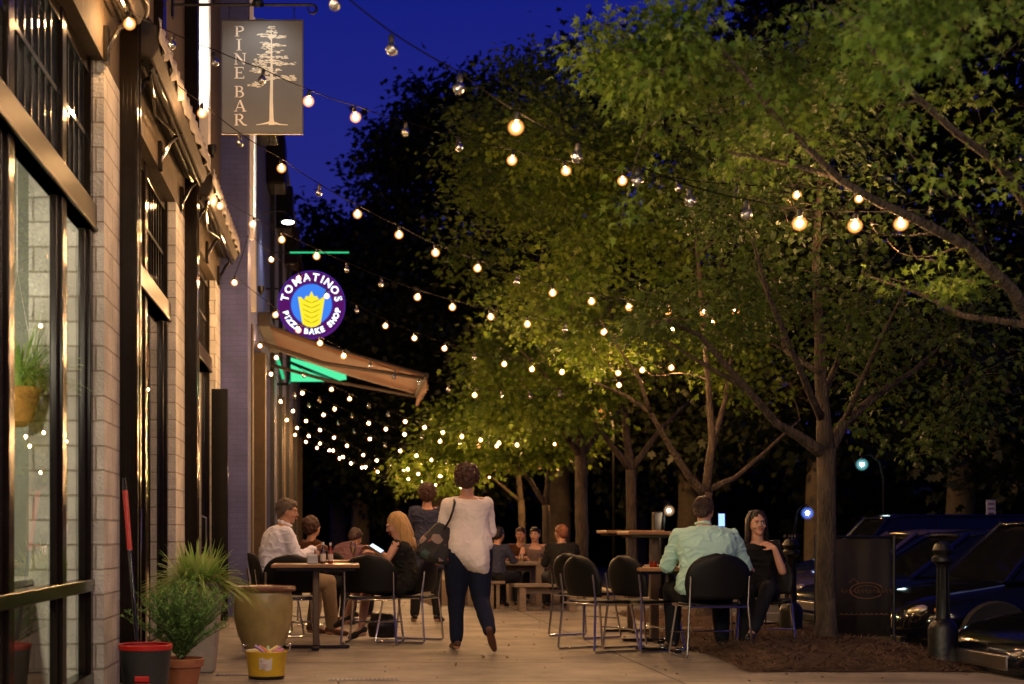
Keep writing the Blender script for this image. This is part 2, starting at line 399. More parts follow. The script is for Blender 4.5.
# pale uplit strips of trim high on the wall
wbox('trim', M['trimwhite'], A, WX, -1.475, 15.35, 15.6, 5.1, 10.4)
wbox('trim', M['bronze'], A, WX, -1.52, 11.9, 12.1, 5.2, 10.4)
# fluted steel columns
for yc in (10.1, 14.2):
    o = MB().box(WX+.001, -1.485, yc, yc+.26, 0, 10.4)
    for k in range(4):
        xx = -1.585+k*.028; o.box(xx, xx+.012, yc-.012, yc, 0, 10.4)
    o.box(-1.485, -1.477, yc+.03, yc+.07, 0, 10.4).box(-1.485, -1.477, yc+.17, yc+.21, 0, 10.4)
    attach(o.build('column', M['bronze']), A)
# windows
def window(y0, y1, mull, door=False, nslat=.17):
    root = empty('window', (GX, y0, 0)); attach(root, A)
    zt = 4.19
    fr = MB()
    t = .035
    fr.box(GX-t, GX+.05, y1-.09, y1-.002, .08, zt); fr.box(GX-t, GX+.05, y0+.002, y0+.08, .08, zt)
    for m_ in mull: fr.box(GX-t, GX+.045, m_-.06, m_+.06, .08, zt)
    fr.box(GX-t-.004, GX+.035, y0+.004, y1-.004, zt-.1, zt-.002)
    fr.box(GX-t-.004, GX+.055, y0+.004, y1-.004, .002, .14)
    if not door:
        fr.box(GX-t-.006, GX+.062, y0+.005, y1-.005, .68, .76)
    # inner beads round each lower light
    edges = [y0+.08]+[q for m_ in mull for q in (m_-.06, m_+.06)]+[y1-.09]
    for i in range(0, len(edges), 2):
        a, b = edges[i], edges[i+1]
        for (za, zb) in ((.76, 3.06), (.14, .68)):
            if door: za, zb = .14, 3.06
            fr.box(GX-.02, GX+.022, a+.001, a+.035, za, zb); fr.box(GX-.02, GX+.022, b-.055, b-.001, za, zb)
            if door: break
    attach(fr.build('frame', M['bronze'], bevel=.006), root)
    tr = MB(); tr.box(GX-t-.008, GX+.075, y0+.006, y1-.006, 3.06, 3.24); tr.box(GX-t-.008, GX+.085, y0+.007, y1-.007, 3.06, 3.085)
    attach(tr.build('transom', M['copper'], bevel=.008), root)
    sl = MB(); y = y0+.18
    while y < y1-.12:
        if all(abs(y-m_) > .1 for m_ in mull): sl.box(GX-.02, GX+.02, y-.009, y+.009, 3.24, 4.09)
        y += nslat
    sl.box(GX-.023, GX+.026, y0+.08, y1-.09, 3.655, 3.685)
    attach(sl.build('muntin', M['frame']), root)
    for i in range(0, len(edges), 2):
        a, b = edges[i], edges[i+1]
        g = MB().add([(GX, a, .14), (GX, b, .14), (GX, b, 4.09), (GX, a, 4.09)], [(0,1,2,3)])
        attach(g.build('pane', M['glass']), root)
    # header trim above
    hd = MB().box(WX-.001, WX+.018, y0-.03, y1+.03, 4.12, 4.2)
    return root
window(5.5, 9.44, [7.15, 8.5])
window(10.75, 13.45, [12.0], door=True)
window(15.0, 17.6, [16.2], door=True)
window(1.0, 4.6, [2.8])
# door handles of the recessed doors
for y in (11.2, 16.5):
    attach(MB().tube([(GX+.06, y, .9), (GX+.11, y, .92), (GX+.11, y, 1.25), (GX+.06, y, 1.27)], .012).build('handle', M['chrome'], smooth=True), A)
# opened dark shutter leaf past the second column
wbox('shutter', M['frame'], A, WX+.002, -1.40, 17.0, 17.06, .02, 2.8, bevel=.01)
# interior of the shop
M['inwall'] = mat('shop_wall_grey', (.26,.28,.24), .7, var=.1)
wbox('inner_wall', M['inwall'], A, -6, -2.1, 10.5, 10.6, 0, 4.5)
wbox('inner_wall', M['inwall'], A, -6.1, -6, 2, 10.5, 0, 4.5)
wbox('inner_floor', M['greywood'], A, -6, -1.76, 1, 10.5, .004, .03)
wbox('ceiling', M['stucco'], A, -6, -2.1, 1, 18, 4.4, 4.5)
wbox('inner_wall', M['frame'], A, -6, -2.1, 18.1, 18.2, 0, 4.5)
wbox('inner_wall', M['inwall'], A, -3.9, -3.8, 10.6, 18, 0, 4.5)
tag(A, 'tan stucco shopfront with white painted brick piers and tall dark windows', 'building')

# ------------------------------------------------------------------ building B (mauve brick)
M['brownpil'] = mat('brown_pilaster', (.085,.055,.03), .7, bump=.3)
B = empty('mauve_building', (-1.45, 30, 0))
BX = -1.45
wbox('pilaster', M['purple'], B, -2.4, -1.25, 18.28, 18.9, 0, 10.8)
wbox('wall', M['purple'], B, -2.4, BX, 18.9, 21.2, 0, 9.4)
wbox('wall', M['purple'], B, -9, BX, 21.2, 46, 4.2, 8.6)
wbox('pilaster', M['trimwhite'], B, BX+.001, -1.33, 21.0, 21.35, 4.4, 8.7)
ys = [21.2, 24.6, 28.4, 32.4, 37, 41.5, 46]
for i, y in enumerate(ys):
    m_ = M['trimwhite'] if i % 2 else M['stucco']
    wbox('pilaster', M['brownpil'] if i != 2 else M['purple'], B, -2.2, -1.38, y, y+.35, 0, 4.2)
    wbox('cornice_bracket', M['bronze'], B, BX+.001, -1.1, y+1.5, y+2.4, 7.5, 8.4, bevel=.04)
    if i < len(ys)-1:
        a, b = y+.35, ys[i+1]
        wd = empty('window', (BX, a, 0)); attach(wd, B)
        f = MB().box(-1.72, -1.60, a+.001, a+.09, .01, 4.18).box(-1.72, -1.60, b-.09, b-.001, .01, 4.18).box(-1.72, -1.6, (a+b)/2-.05, (a+b)/2+.05, .01, 4.18)
        f.box(-1.724, -1.58, a+.002, b-.002, 3.0, 3.15).box(-1.724, -1.59, a+.002, b-.002, .55, .62)
        attach(f.build('frame', M['bronze']), wd)
        g = MB().add([(-1.66, a, .01), (-1.66, b, .01), (-1.66, b, 4.18), (-1.66, a, 4.18)], [(0,1,2,3)])
        attach(g.build('pane', M['glass']), wd)
wbox('inner_wall', M['frame'], B, -3.2, -3.1, 21.5, 46, 0, 4.2)
wbox('roof', M['asphalt'], B, -9, -1.2, 21.2, 46, 8.6, 8.75)
for y in (27.5, 31, 35, 40): wbox('downpipe', M['iron'], B, BX+.002, -1.36, y, y+.09, 0, 8.5)
tag(B, 'mauve brick building with a projecting pilaster beyond the tan shopfront', 'building')
tag(wbox('pipe', M['trimwhite'], B, -1.24, -1.19, 18.5, 18.55, 4.9, 10.4))

# ------------------------------------------------------------------ folded awnings on building A
M['valance'] = mat('white_valance', (.30,.28,.26), .8, var=.12, scale=5, bump=.4)
M['canopy_dark'] = mat('dark_canopy', (.03,.022,.018), .8, var=.3, bump=.3)
def cassette(y0, y1, label):
    r = empty('folded_awning', (WX, (y0+y1)/2, 4.8))
    b = MB().prism([(-1.598, 4.58), (-1.40, 4.52), (-1.36, 4.60), (-1.36, 4.74), (-1.598, 5.02)], y0, y1, plane='xz')
    attach(b.build('housing', M['canopy_dark'], bevel=.02), r)
    # ragged valance
    vs = []; fs = []; n = 60
    for i in range(n+1):
        y = y0-.05+(y1-y0+.1)*i/n
        fl = .02*math.sin(i*.9)+.015*noise.noise(Vector((i*.35, 0, y0)))
        lo = 4.66-.06*abs(math.sin(i*math.pi/8))-.03*noise.noise(Vector((i*.5, 4, y0)))
        for k in range(4):
            t = k/3; vs.append((-1.352+fl*t+.012*math.sin(i*1.7+k), y, 4.80*(1-t)+lo*t))
    for i in range(n):
        for k in range(3): a = i*4+k; fs.append((a, a+1, a+5, a+4))
    o = MB().add(vs, fs).build('valance', M['valance'], smooth=True, sharp=180); so_ = o.modifiers.new('thick', 'SOLIDIFY'); so_.thickness = .006
    attach(o, r)
    arm = MB()
    for yy in (y0+.25, (y0+y1)/2, y1-.25):
        arm.tube([(-1.59, yy, 4.25), (-1.50, yy, 4.42), (-1.42, yy+.08, 4.52)], .02)
        arm.box(-1.598, -1.57, yy-.05, yy+.05, 4.18, 4.42)
    arm.tube([(-1.43, y0+.1, 4.49), (-1.43, y1-.1, 4.49)], .022).tube([(-1.50, y0+.1, 4.53), (-1.50, y1-.1, 4.53)], .016)
    arm.tube([(-1.44, y0+.15, 4.46), (-1.5, y0+.9, 4.38), (-1.44, y0+1.7, 4.45)], .014)
    attach(arm.build('arm', M['frame'], smooth=True), r)
    tag(r, label, 'awning', 'folded awnings on the shopfront')
cassette(5.6, 9.7, 'folded dark awning over the nearest tall window, above the frame edge')
cassette(10.35, 14.05, 'folded dark awning with ragged white valance between the two fluted columns')
cassette(14.6, 18.1, 'folded dark awning with frayed edge just before the mauve pilaster')

# ------------------------------------------------------------------ stroke lettering
def stroke_poly(mb, pts, w, y, th=.006, mtx=None):
    """flat ribbon of width w (or list) in the XZ plane, thickness th along Y"""
    n = len(pts); ws = w if hasattr(w, '__len__') else [w]*n
    L = []; Rr = []
    for i in range(n):
        a = Vector(pts[max(i-1, 0)]); b = Vector(pts[min(i+1, n-1)]); d = (b-a).normalized(); nn = Vector((-d.y, d.x))
        p = Vector(pts[i]); L.append(p+nn*ws[i]/2); Rr.append(p-nn*ws[i]/2)
    for i in range(n-1):
        q = [L[i], L[i+1], Rr[i+1], Rr[i]]
        mb.prism([(v.x, v.y) for v in q], y-th, y)
def arc(cx, cy, rx, ry, a0, a1, n=10): return [(cx+rx*math.cos(R(a0+(a1-a0)*i/n)), cy+ry*math.sin(R(a0+(a1-a0)*i/n))) for i in range(n+1)]
GL = {   # serif glyphs on a unit box: list of (points, widths)
 'P': [([(.24,0),(.24,1)],.15), ([(.06,.02),(.42,.02)],.05), ([(.06,.98),(.4,.98)],.05), ([(.24,.97)]+arc(.45,.73,.27,.24,90,-90)+[(.24,.49)],[.05,.06,.08,.10,.13,.15,.15,.13,.11,.08,.06,.05,.05])],
 'I': [([(.4,0),(.4,1)],.15), ([(.2,.02),(.6,.02)],.05), ([(.2,.98),(.6,.98)],.05)],
 'N': [([(.16,0),(.16,1)],.07), ([(.84,0),(.84,1)],.07), ([(.14,.98),(.84,.03)],.15), ([(.02,.02),(.32,.02)],.05), ([(.68,.98),(.98,.98)],.05), ([(.0,.98),(.2,.98)],.05)],
 'E': [([(.22,0),(.22,1)],.15), ([(.04,.025),(.8,.025)],.06), ([(.04,.975),(.76,.975)],.06), ([(.22,.51),(.6,.51)],.06), ([(.79,.0),(.79,.22)],.05), ([(.75,1),(.75,.8)],.05), ([(.6,.40),(.6,.62)],.04)],
 'B': [([(.22,0),(.22,1)],.15), ([(.04,.02),(.4,.02)],.05), ([(.04,.98),(.4,.98)],.05), ([(.22,.975)]+arc(.42,.765,.23,.21,90,-90)+[(.22,.54)],[.05,.06,.07,.09,.11,.13,.13,.11,.09,.07,.06,.05,.05]), ([(.22,.53)]+arc(.44,.28,.29,.25,90,-90)+[(.22,.025)],[.05,.06,.08,.10,.12,.15,.15,.13,.10,.08,.06,.05,.05])],
 'A': [([(.12,0),(.48,1)],.06), ([(.48,1),(.84,0)],.15), ([(.25,.34),(.7,.34)],.05), ([(.0,.02),(.26,.02)],.05), ([(.66,.02),(1.0,.02)],.05)],
 'R': [([(.2,0),(.2,1)],.15), ([(.03,.02),(.38,.02)],.05), ([(.03,.98),(.38,.98)],.05), ([(.2,.975)]+arc(.42,.75,.25,.225,90,-90)+[(.2,.52)],[.05,.06,.08,.10,.12,.14,.14,.12,.10,.08,.06,.05,.05]), ([(.42,.53),(.72,.12),(.92,.02),(1.05,.03)],[.14,.14,.08,.04])],
}
# ------------------------------------------------------------------ hanging sign PINE BAR
SY = 13.1
sg = empty('hanging_sign', P(262, 133, SY))
pz = lambda px, py: ((px-VX)*SY/F, CH+(VY-py)*SY/F)
x0, zt = pz(222, 20.5); x1, zb = pz(302.5, 133)
M['signgrey'] = mat('sign_board_grey', (.115,.12,.125), .55, var=.08, scale=2)
M['signedge'] = mat('sign_edge', (.05,.045,.04), .5)
M['signwhite'] = mat('sign_paint_white', (.80,.78,.72), .5, var=.04)
M['signcream'] = mat('sign_paint_cream', (.72,.71,.60), .5, var=.08)
attach(MB().box(x0, x1, SY-.0, SY+.035, zb, zt).build('board', M['signgrey'], bevel=.004), sg)
e = MB().box(x0-.008, x0-.0005, SY-.002, SY+.037, zb-.008, zt+.008).box(x1+.0005, x1+.008, SY-.002, SY+.037, zb-.008, zt+.008).box(x0, x1, SY-.002, SY+.037, zt+.0005, zt+.008).box(x0, x1, SY-.002, SY+.037, zb-.008, zb-.0005)
attach(e.build('edging', M['signedge']), sg)
lt = MB()
rows = [('P',26,37),('I',39,51),('N',53,65),('E',67,79),('B',86,98),('A',100,112),('R',114,126)]
for ch, ya, yb in rows:
    xa, za = pz(234, yb-.5); xb, zt_ = pz(246.5, ya+.2)
    for side in (0, 1):
        for pts, wds in GL[ch]:
            pp = [(xa+(xb-xa)*p[0], za+(zt_-za)*p[1]) for p in pts]
            sgn = 1
            if side: pp = [(x0+x1-p[0], p[1]) for p in pp]
            ww = [q*.115 for q in wds] if hasattr(wds, '__len__') else wds*.115
            stroke_poly(lt, pp, ww, SY+.0405 if side else SY-.0005, .005)
attach(lt.build('lettering', M['signwhite']), sg)
tm = MB(); rs = random.Random(4)
cx = 271.5
stroke_poly(tm, [pz(cx+.2, 125), pz(cx, 118), pz(cx-.2, 100), pz(cx+.2, 80), pz(cx, 50), pz(cx, 26)], [.055,.038,.030,.024,.014,.004], SY-.0007, .005)
stroke_poly(tm, [pz(256, 125), pz(263, 124), pz(268, 123), pz(cx, 122.5), pz(276, 123.5), pz(280, 124.5), pz(288, 125)], [.004,.010,.018,.03,.02,.01,.004], SY-.0012, .005)
pads = [(cx,28,3,1.6),(cx,32,5,1.6),(cx-6,35.5,7,1.5),(cx+7,37.5,7,1.7),(cx,36,5,2),(cx-5,44,5,1.7),(cx+5,45,8,1.6),(cx-4,48,6,2),(cx+3,52,8,1.7),(cx-7,56,7,2),(cx+6,57.5,11,1.6),(cx-8,60,8,2),(cx-3,62,8,2),(cx-12,65,8,2),(cx+4,64.5,6,1.8),(cx+17,64,8,1.4),(cx-10,69,11,2.2),(cx-4,73,9,2.2),(cx-15,72,6,1.6),(cx+4,70,5,1.5),(cx-2,77,6,1.8),(cx+14,77,9,2),(cx+19,79.5,6,1.5),(cx-18,86,7,1.5),(cx-15,83,4,1.2)]
for (px_, py_, hw, hh) in pads:
    for q in range(int(hw*2.6)):
        a = px_+rs.uniform(-hw, hw); b = py_+rs.uniform(-hh, hh)*.9
        l = rs.uniform(.9, 2.1); tl = rs.uniform(-.7, .7)
        stroke_poly(tm, [pz(a-l, b+tl), pz(a, b-.3), pz(a+l, b+tl*.3)], [.004, .0075, .003], SY-.0004-.0001*q, .004)
for (a, b) in (((cx,79),(cx-16,86)), ((cx,80),(cx+14,77)), ((cx,60),(cx+15,64)), ((cx,70),(cx-12,66)), ((cx,45),(cx+8,45)), ((cx,40),(cx-7,36))):
    stroke_poly(tm, [pz(*a), pz((a[0]+b[0])/2, (a[1]+b[1])/2-1), pz(*b)], [.012,.008,.004], SY-.0009, .004)
attach(tm.build('pine_drawing', M['signcream']), sg)
# bracket from the wall, chains, gooseneck lamp
br = MB(); zb_ = pz(0, 4)[1]
br.tube([(WX, SY+.018, zb_), (x1+.09, SY+.018, zb_)], .014)
br.tube([(x1+.09+.04*math.cos(R(t))-.0, SY+.018, zb_-.04+.04*math.sin(R(t))) for t in range(90, -230, -30)], [.012]*6+[.010,.008,.007,.006,.005])
br.tube([(WX, SY+.018, zb_+.32), (-1.2, SY+.018, zb_+.02)], .010)
br.box(WX, WX+.02, SY-.02, SY+.06, zb_-.12, zb_+.36)
attach(br.build('bracket', M['iron'], smooth=True), sg)
for px_ in (229, 294):
    xx = pz(px_, 0)[0]; chn = MB()
    for k in range(4): 
        zc = zb_-.02-k*.032
        chn.tube([(xx+(.009*math.cos(R(t)) if k % 2 else 0), SY+.018+(0 if k % 2 else .009*math.cos(R(t))), zc+.018*math.sin(R(t))) for t in range(0, 361, 45)], .003, 5)
    attach(chn.build('chain', M['iron'], smooth=True), sg)
tag(sg, 'grey hanging sign reading PINE BAR beside a drawn pine tree', 'sign')
# gooseneck lamps (thing): arm, shade, glowing bulb
M['lampwhite'] = emis('lamp_white', (1,.93,.80), 14)
def gooseneck(px, py, Y, out, label, power, colr, glow, sr=.09, aim=None):
    c = P(px, py, Y); r = empty('gooseneck_lamp', (c.x, c.y, c.z))
    wx = out
    a = MB().tube([(wx, Y, c.z+.12), ((wx+c.x)/2, Y, c.z+.19), (c.x-.05, Y, c.z+.18), (c.x, Y, c.z+.13)], .011)
    a.lathe([(.04, -.01), (.04, .01)], (0,0,0), 10)
    aa = MB().tube([(wx, Y, c.z+.12), ((wx+c.x)/2, Y, c.z+.19), (c.x-.05, Y, c.z+.18), (c.x, Y, c.z+.10)], .011)
    attach(aa.build('arm', M['iron'], smooth=True), r)
    sh = MB().lathe([(sr, .0), (sr*.92, .02), (sr*.55, .06), (sr*.3, .09), (.02, .11)], (c.x, Y, c.z), 20, capb=False)
    attach(sh.build('shade', M['iron'], smooth=True), r)
    if glow:
        attach(MB().ell((c.x, Y, c.z-.005), (sr*.8, sr*.8, .03), 16, 8).build('diffuser', M['lampwhite'], smooth=True), r)
    tag(r, label, 'lamp')
    return r
g1 = gooseneck(258, 5, SY-.28, WX, 'small dark gooseneck lamp above the pine tree sign', 0, None, False, .06)
lamp('SPOT', 'sign_spot', P(258, 5, SY-.55)+Vector((0,0,.12)), 11, (1,.93,.84), .03, aim=P(262, 75, SY), spot=95, blend=.8)
gooseneck(288, 222, 24.6, BX, 'glowing white gooseneck lamp hanging in front of the mauve building', 0, None, True, .135)
lamp('SPOT', 'lamp_spot', P(288, 222, 24.6)+Vector((0,0,-.06)), 90, (1,.9,.75), .08, aim=P(288, 600, 24.6), spot=140, blend=.7)
# wall washers standing on the folded awnings: two small fixtures that light the pale trim
for (x, y, z, e_, lb) in ((-1.40, 15.0, 5.06, 900, 'small wall uplight on the folded awning lighting the pale trim strip'), (-1.2, 20.3, 4.5, 1100, 'small wall uplight below the pale strip of the mauve building')):
    f = MB().lathe([(.03, 0), (.045, .03), (.05, .1)], (0,0,0), 14, capt=False).lathe([(.02,-.03),(.02,0)], (0,0,0), 8)
    o = f.build('wall_uplight', M['iron'], smooth=True); o.location = (x, y, z)
    MB().lathe([(.042, .085), (.001, .088)], (0,0,0), 14, capb=False).build('lens', M['lampwhite'], o)
    tag(o, lb, 'uplight')
    lamp('SPOT', 'uplight_beam', (x, y, z+.12), e_, (1,.93,.82), .03, aim=(x-.06, y+.45, z+1.9), spot=50, blend=.8)

# ------------------------------------------------------------------ round TOMATINOS sign
TY = 26.0
tc_ = P(311.5, 304.5, TY); TR = 34*TY/F
ts = empty('round_sign', (tc_.x, TY, tc_.z-TR))
def disc(r, y, n=64, y2=None): 
    b = MB(); y2 = y if y2 is None else y2
    return b.prism([(tc_.x+r*math.cos(2*math.pi*k/n), tc_.z+r*math.sin(2*math.pi*k/n)) for k in range(n)], y, y2)
def ringm(r0, r1, y, n=64):
    b = MB(); vs = []; fs = []
    for k in range(n):
        a = 2*math.pi*k/n
        for r in (r0, r1): vs.append((tc_.x+r*math.cos(a), y, tc_.z+r*math.sin(a)))
    for k in range(n): a = 2*k; b_ = 2*((k+1) % n); fs.append((a, a+1, b_+1, b_))
    return b.add(vs, fs)
M['purple_e'] = emis('sign_purple', (.12,.010,.15), .8)
M['purple_rim'] = emis('sign_rim_blue', (.06,.02,.25), 1.0)
M['blue_e'] = emis('sign_blue', (.05,.22,.85), 1.1)
M['yellow_e'] = emis('sign_yellow', (.95,.80,.03), 1.1)
M['ychev'] = emis('sign_yellow_dark', (.62,.45,.01), .9)
M['letter_e'] = emis('sign_letter', (.72,.80,1.0), 2.4)
attach(disc(TR, TY, y2=TY+.14).build('box', M['purple_e']), ts)
attach(ringm(TR*.965, TR, TY-.003).build('rim', M['purple_rim']), ts)
attach(ringm(TR*.60, TR*.64, TY-.004).build('ring', M['purple_rim']), ts)
attach(disc(TR*.60, TY-.006, y2=TY-.001).build('centre', M['blue_e']), ts)
k_ = TR/34
def tz(px, py): return (tc_.x+(px-311.5)*k_, tc_.z+(304.5-py)*k_)
wheat = [tz(*p) for p in ((298,297),(301,297),(304,300),(306,296),(309,296.5),(311.5,291),(314,296.5),(317,296),(319,300),(325,296),(322,316),(320.5,324),(316,326.5),(311.5,327.5),(307,326.5),(302.5,324),(301,316))]
attach(MB().prism(wheat, TY-.010, TY-.0065).build('wheat', M['yellow_e']), ts)
ck = MB()
for yy in (303, 308, 313, 318, 323):
    for s_ in (-1, 1):
        stroke_poly(ck, [tz(311.5, yy), tz(311.5+s_*4, yy-1.6), tz(311.5+s_*(9 if yy < 315 else 7.5), yy-4)], [.012,.02,.008], TY-.0105, .002)
attach(ck.build('wheat_grain', M['ychev']), ts)
def arc_text(txt, rad, mid, span, size, top, bold=.012):
    mb = MB(); n = len(txt)
    for i, ch in enumerate(txt):
        if ch == ' ': continue
        ws_ = [{'M':1.0,'W':1.0,'I':.45,' ':.5,'A':.8,'O':.85}.get(q, .72) for q in txt]; u = (sum(ws_[:i])+ws_[i]/2)/sum(ws_)
        a = mid+span*(.5-u) if top else mid-span*(.5-u)
        cu = bpy.data.curves.new('t', 'FONT'); cu.body = ch; cu.size = size; cu.align_x = 'CENTER'; cu.offset = bold; cu.resolution_u = 3
        to = bpy.data.objects.new('t', cu); col.objects.link(to)
        dg = bpy.context.evaluated_depsgraph_get(); me = bpy.data.meshes.new_from_object(to.evaluated_get(dg))
        th = R(a); rot = (a-90) if top else (a+90)
        c_, s_ = math.cos(R(rot)), math.sin(R(rot))
        ox, oz = tc_.x+rad*math.cos(th), tc_.z+rad*math.sin(th)
        vs = [(ox+v.co.x*c_-v.co.y*s_, TY-.012, oz+v.co.x*s_+v.co.y*c_) for v in me.vertices]
        mb.add(vs, [tuple(p.vertices) for p in me.polygons])
        bpy.data.objects.remove(to); bpy.data.curves.remove(cu); bpy.data.meshes.remove(me)
    return mb
attach(arc_text('TOMATINOS', TR*.70, 89, 172, TR*.31, True, .004).build('lettering', M['letter_e']), ts)
attach(arc_text('PIZZA BAKE SHOP', TR*.87, 273, 160, TR*.22, False, .006).build('lettering', M['letter_e']), ts)
attach(MB().tube([(BX, TY+.07, tc_.z+.3), (tc_.x-TR+.03, TY+.07, tc_.z+.3)], .02).tube([(BX, TY+.07, tc_.z-.25), (tc_.x-TR+.03, TY+.07, tc_.z-.25)], .02).build('bracket', M['iron']), ts)
tag(ts, 'round lit purple sign reading TOMATINOS round a yellow wheat emblem', 'sign')

# ------------------------------------------------------------------ brown open awning
M['brownfab'] = mat('brown_awning_fabric', (.115,.048,.024), .8, var=.15, scale=8, bump=.2, stretch=(1,6,1))
aw = empty('open_awning', (BX, 25.4, 4.6))
A0 = P(258, 321, 23.7); A1 = P(426, 374, 23.7); ya, yb = 23.7, 27.0
vs = []; fs = []; n = 14; m_ = 8
for j in range(m_+1):
    for i in range(n+1):
        t = i/n; u = j/m_
        sag = -.05*math.sin(math.pi*t)-.03*abs(math.sin(u*math.pi*3))*math.sin(math.pi*t)
        vs.append((A0.x+(A1.x-A0.x)*t, ya+(yb-ya)*u, A0.z+(A1.z-A0.z)*t+sag))
for j in range(m_):
    for i in range(n): a = j*(n+1)+i; fs.append((a, a+1, a+n+2, a+n+1))
o = MB().add(vs, fs).build('canopy', M['brownfab'], smooth=True, sharp=180); s_ = o.modifiers.new('thick', 'SOLIDIFY'); s_.thickness = .012; attach(o, aw)
vs = []; fs = []
for i in range(41):
    y = ya+(yb-ya)*i/40
    for k in range(3): vs.append((A1.x+.02+.012*math.sin(i*1.1)*k, y, A1.z-.02-(.20-.035*abs(math.cos(i*math.pi/5)))*k/2*1.25))
for i in range(40):
    for k in range(2): a = i*3+k; fs.append((a, a+1, a+4, a+3))
o = MB().add(vs, fs).build('valance', M['brownfab'], smooth=True, sharp=180); s_ = o.modifiers.new('thick', 'SOLIDIFY'); s_.thickness = .01; attach(o, aw)
# side wing: near edge drop and front bar, folding arms, cassette
bb = MB().tube([(A1.x, ya-.02, A1.z-.02), (A1.x, yb+.02, A1.z-.02)], .045)
attach(MB().box(BX, BX+.2, ya-.1, yb+.1, A0.z-.1, A0.z+.14).build('housing', M['canopy_dark'], bevel=.02), aw)
attach(bb.build('front_bar', M['canopy_dark'], smooth=True), aw)
for (yy, dy) in ((ya+.12, .9), (yb-.12, -.9)):
    am = MB().tube([(BX+.05, yy, A0.z-.35), (-.35, yy+dy*.25, (A0.z+A1.z)/2-.22), (A1.x-.03, yy, A1.z-.06)], .032)
    attach(am.build('arm', M['canopy_dark'], smooth=True), aw)
hem = MB().tube([(A0.x, ya, A0.z-.01), ((A0.x+A1.x)/2, ya, (A0.z+A1.z)/2-.06), (A1.x, ya, A1.z-.01)], .02)
attach(hem.build('hem', M['canopy_dark'], smooth=True), aw)
tag(aw, 'brown fabric awning stretched out over the pavement below the round sign', 'awning')

# ------------------------------------------------------------------ green lit canopy and green neon
M['green_e'] = emis('green_light', (.09,.88,.38), 1.05)
M['greenglow_e'] = emis('green_glow', (.03,.55,.22), 1.2)
gy = 30.0
gr = empty('green_canopy_sign', P(300, 381, gy))
q = [P(*p, gy) for p in ((290.5,357.5),(346,373),(346.5,379),(333,381),(290.5,381))]
attach(MB().prism([(v.x, v.z) for v in q], gy, gy+.12).build('panel', M['green_e']), gr)
st_ = MB(); a_, b_ = P(289, 362, gy-.06), P(341, 383, gy-.06)
st_.tube([a_, b_], .035)
st_.tube([P(289, 356, gy-.05), P(289, 384, gy-.05)], .04).tube([Vector((BX, gy, P(0,384,gy).z)), P(290,384,gy)], .03)
attach(st_.build('frame', M['frame']), gr)
attach(MB().tube([P(277, 357, gy-.4), P(283.5, 379, gy-.4)], .035).build('neon_tube', M['greenglow_e']), gr)
attach(MB().tube([P(277, 357, gy-.4), Vector((BX, gy, P(0,360,gy).z))], .02).build('bracket', M['frame']), gr)
tag(gr, 'glowing green sloped canopy sign under the brown awning', 'sign')
ng = MB().tube([P(290, 252.5, 29), P(349, 252.5, 29)], .016)
o = ng.build('neon_line', M['greenglow_e'])
MB().tube([Vector((BX, 29, P(0,252.5,29).z)), P(290, 252.5, 29)], .014).build('bracket', M['iron'], o)
tag(o, 'thin green neon rod jutting from the mauve building above the round sign', 'neon light')
lamp('POINT', 'green_spill', P(315, 388, 29.4), 20, (.1,1,.5), .3)
#PART2
# ------------------------------------------------------------------ string lights
M['socket'] = mat('bulb_socket', (.015,.013,.012), .5)
M['filament'] = mat('filament', (.25,.2,.15), .5, .5)
gb = MB().lathe([(.006,.034),(.012,.030),(.020,.022),(.027,.010),(.030,-.002),(.027,-.016),(.018,-.026),(.008,-.0305),(.001,-.032)], n=10, capb=False, capt=False)
gl = MB().ell((0,0,-.001), (.016,.016,.018), 10, 7)
me_halo = MB().lathe([(.010,.038),(.022,.035),(.034,.027),(.043,.012),(.046,-.004),(.041,-.022),(.028,-.037),(.013,-.044),(.001,-.046)], n=14, capb=False, capt=False).mesh('bulb_glass', M['envelope'], True)  # halo mesh: lens glow shaped as a shell wider than the bulb
me_lit = gl.mesh('bulb_lit', M['bulb'], True); me_lit_fill = gl.mesh('bulb_lit_white', M['bulb_white'], True); me_clear = gb.mesh('bulb_clear', M['bulbglass'], True)
me_sock = MB().lathe([(.013,.030),(.015,.040),(.014,.068),(.006,.076)], n=8).mesh('socket', M['socket'], True)
me_fil = MB().tube([(-.01,0,.01),(-.006,0,-.01),(0,0,.012),(.006,0,-.01),(.01,0,.01)], .0012, 4).tube([(0,0,.03),(0,0,.005)], .004, 6).mesh('filament', M['filament'])
BULBS = []
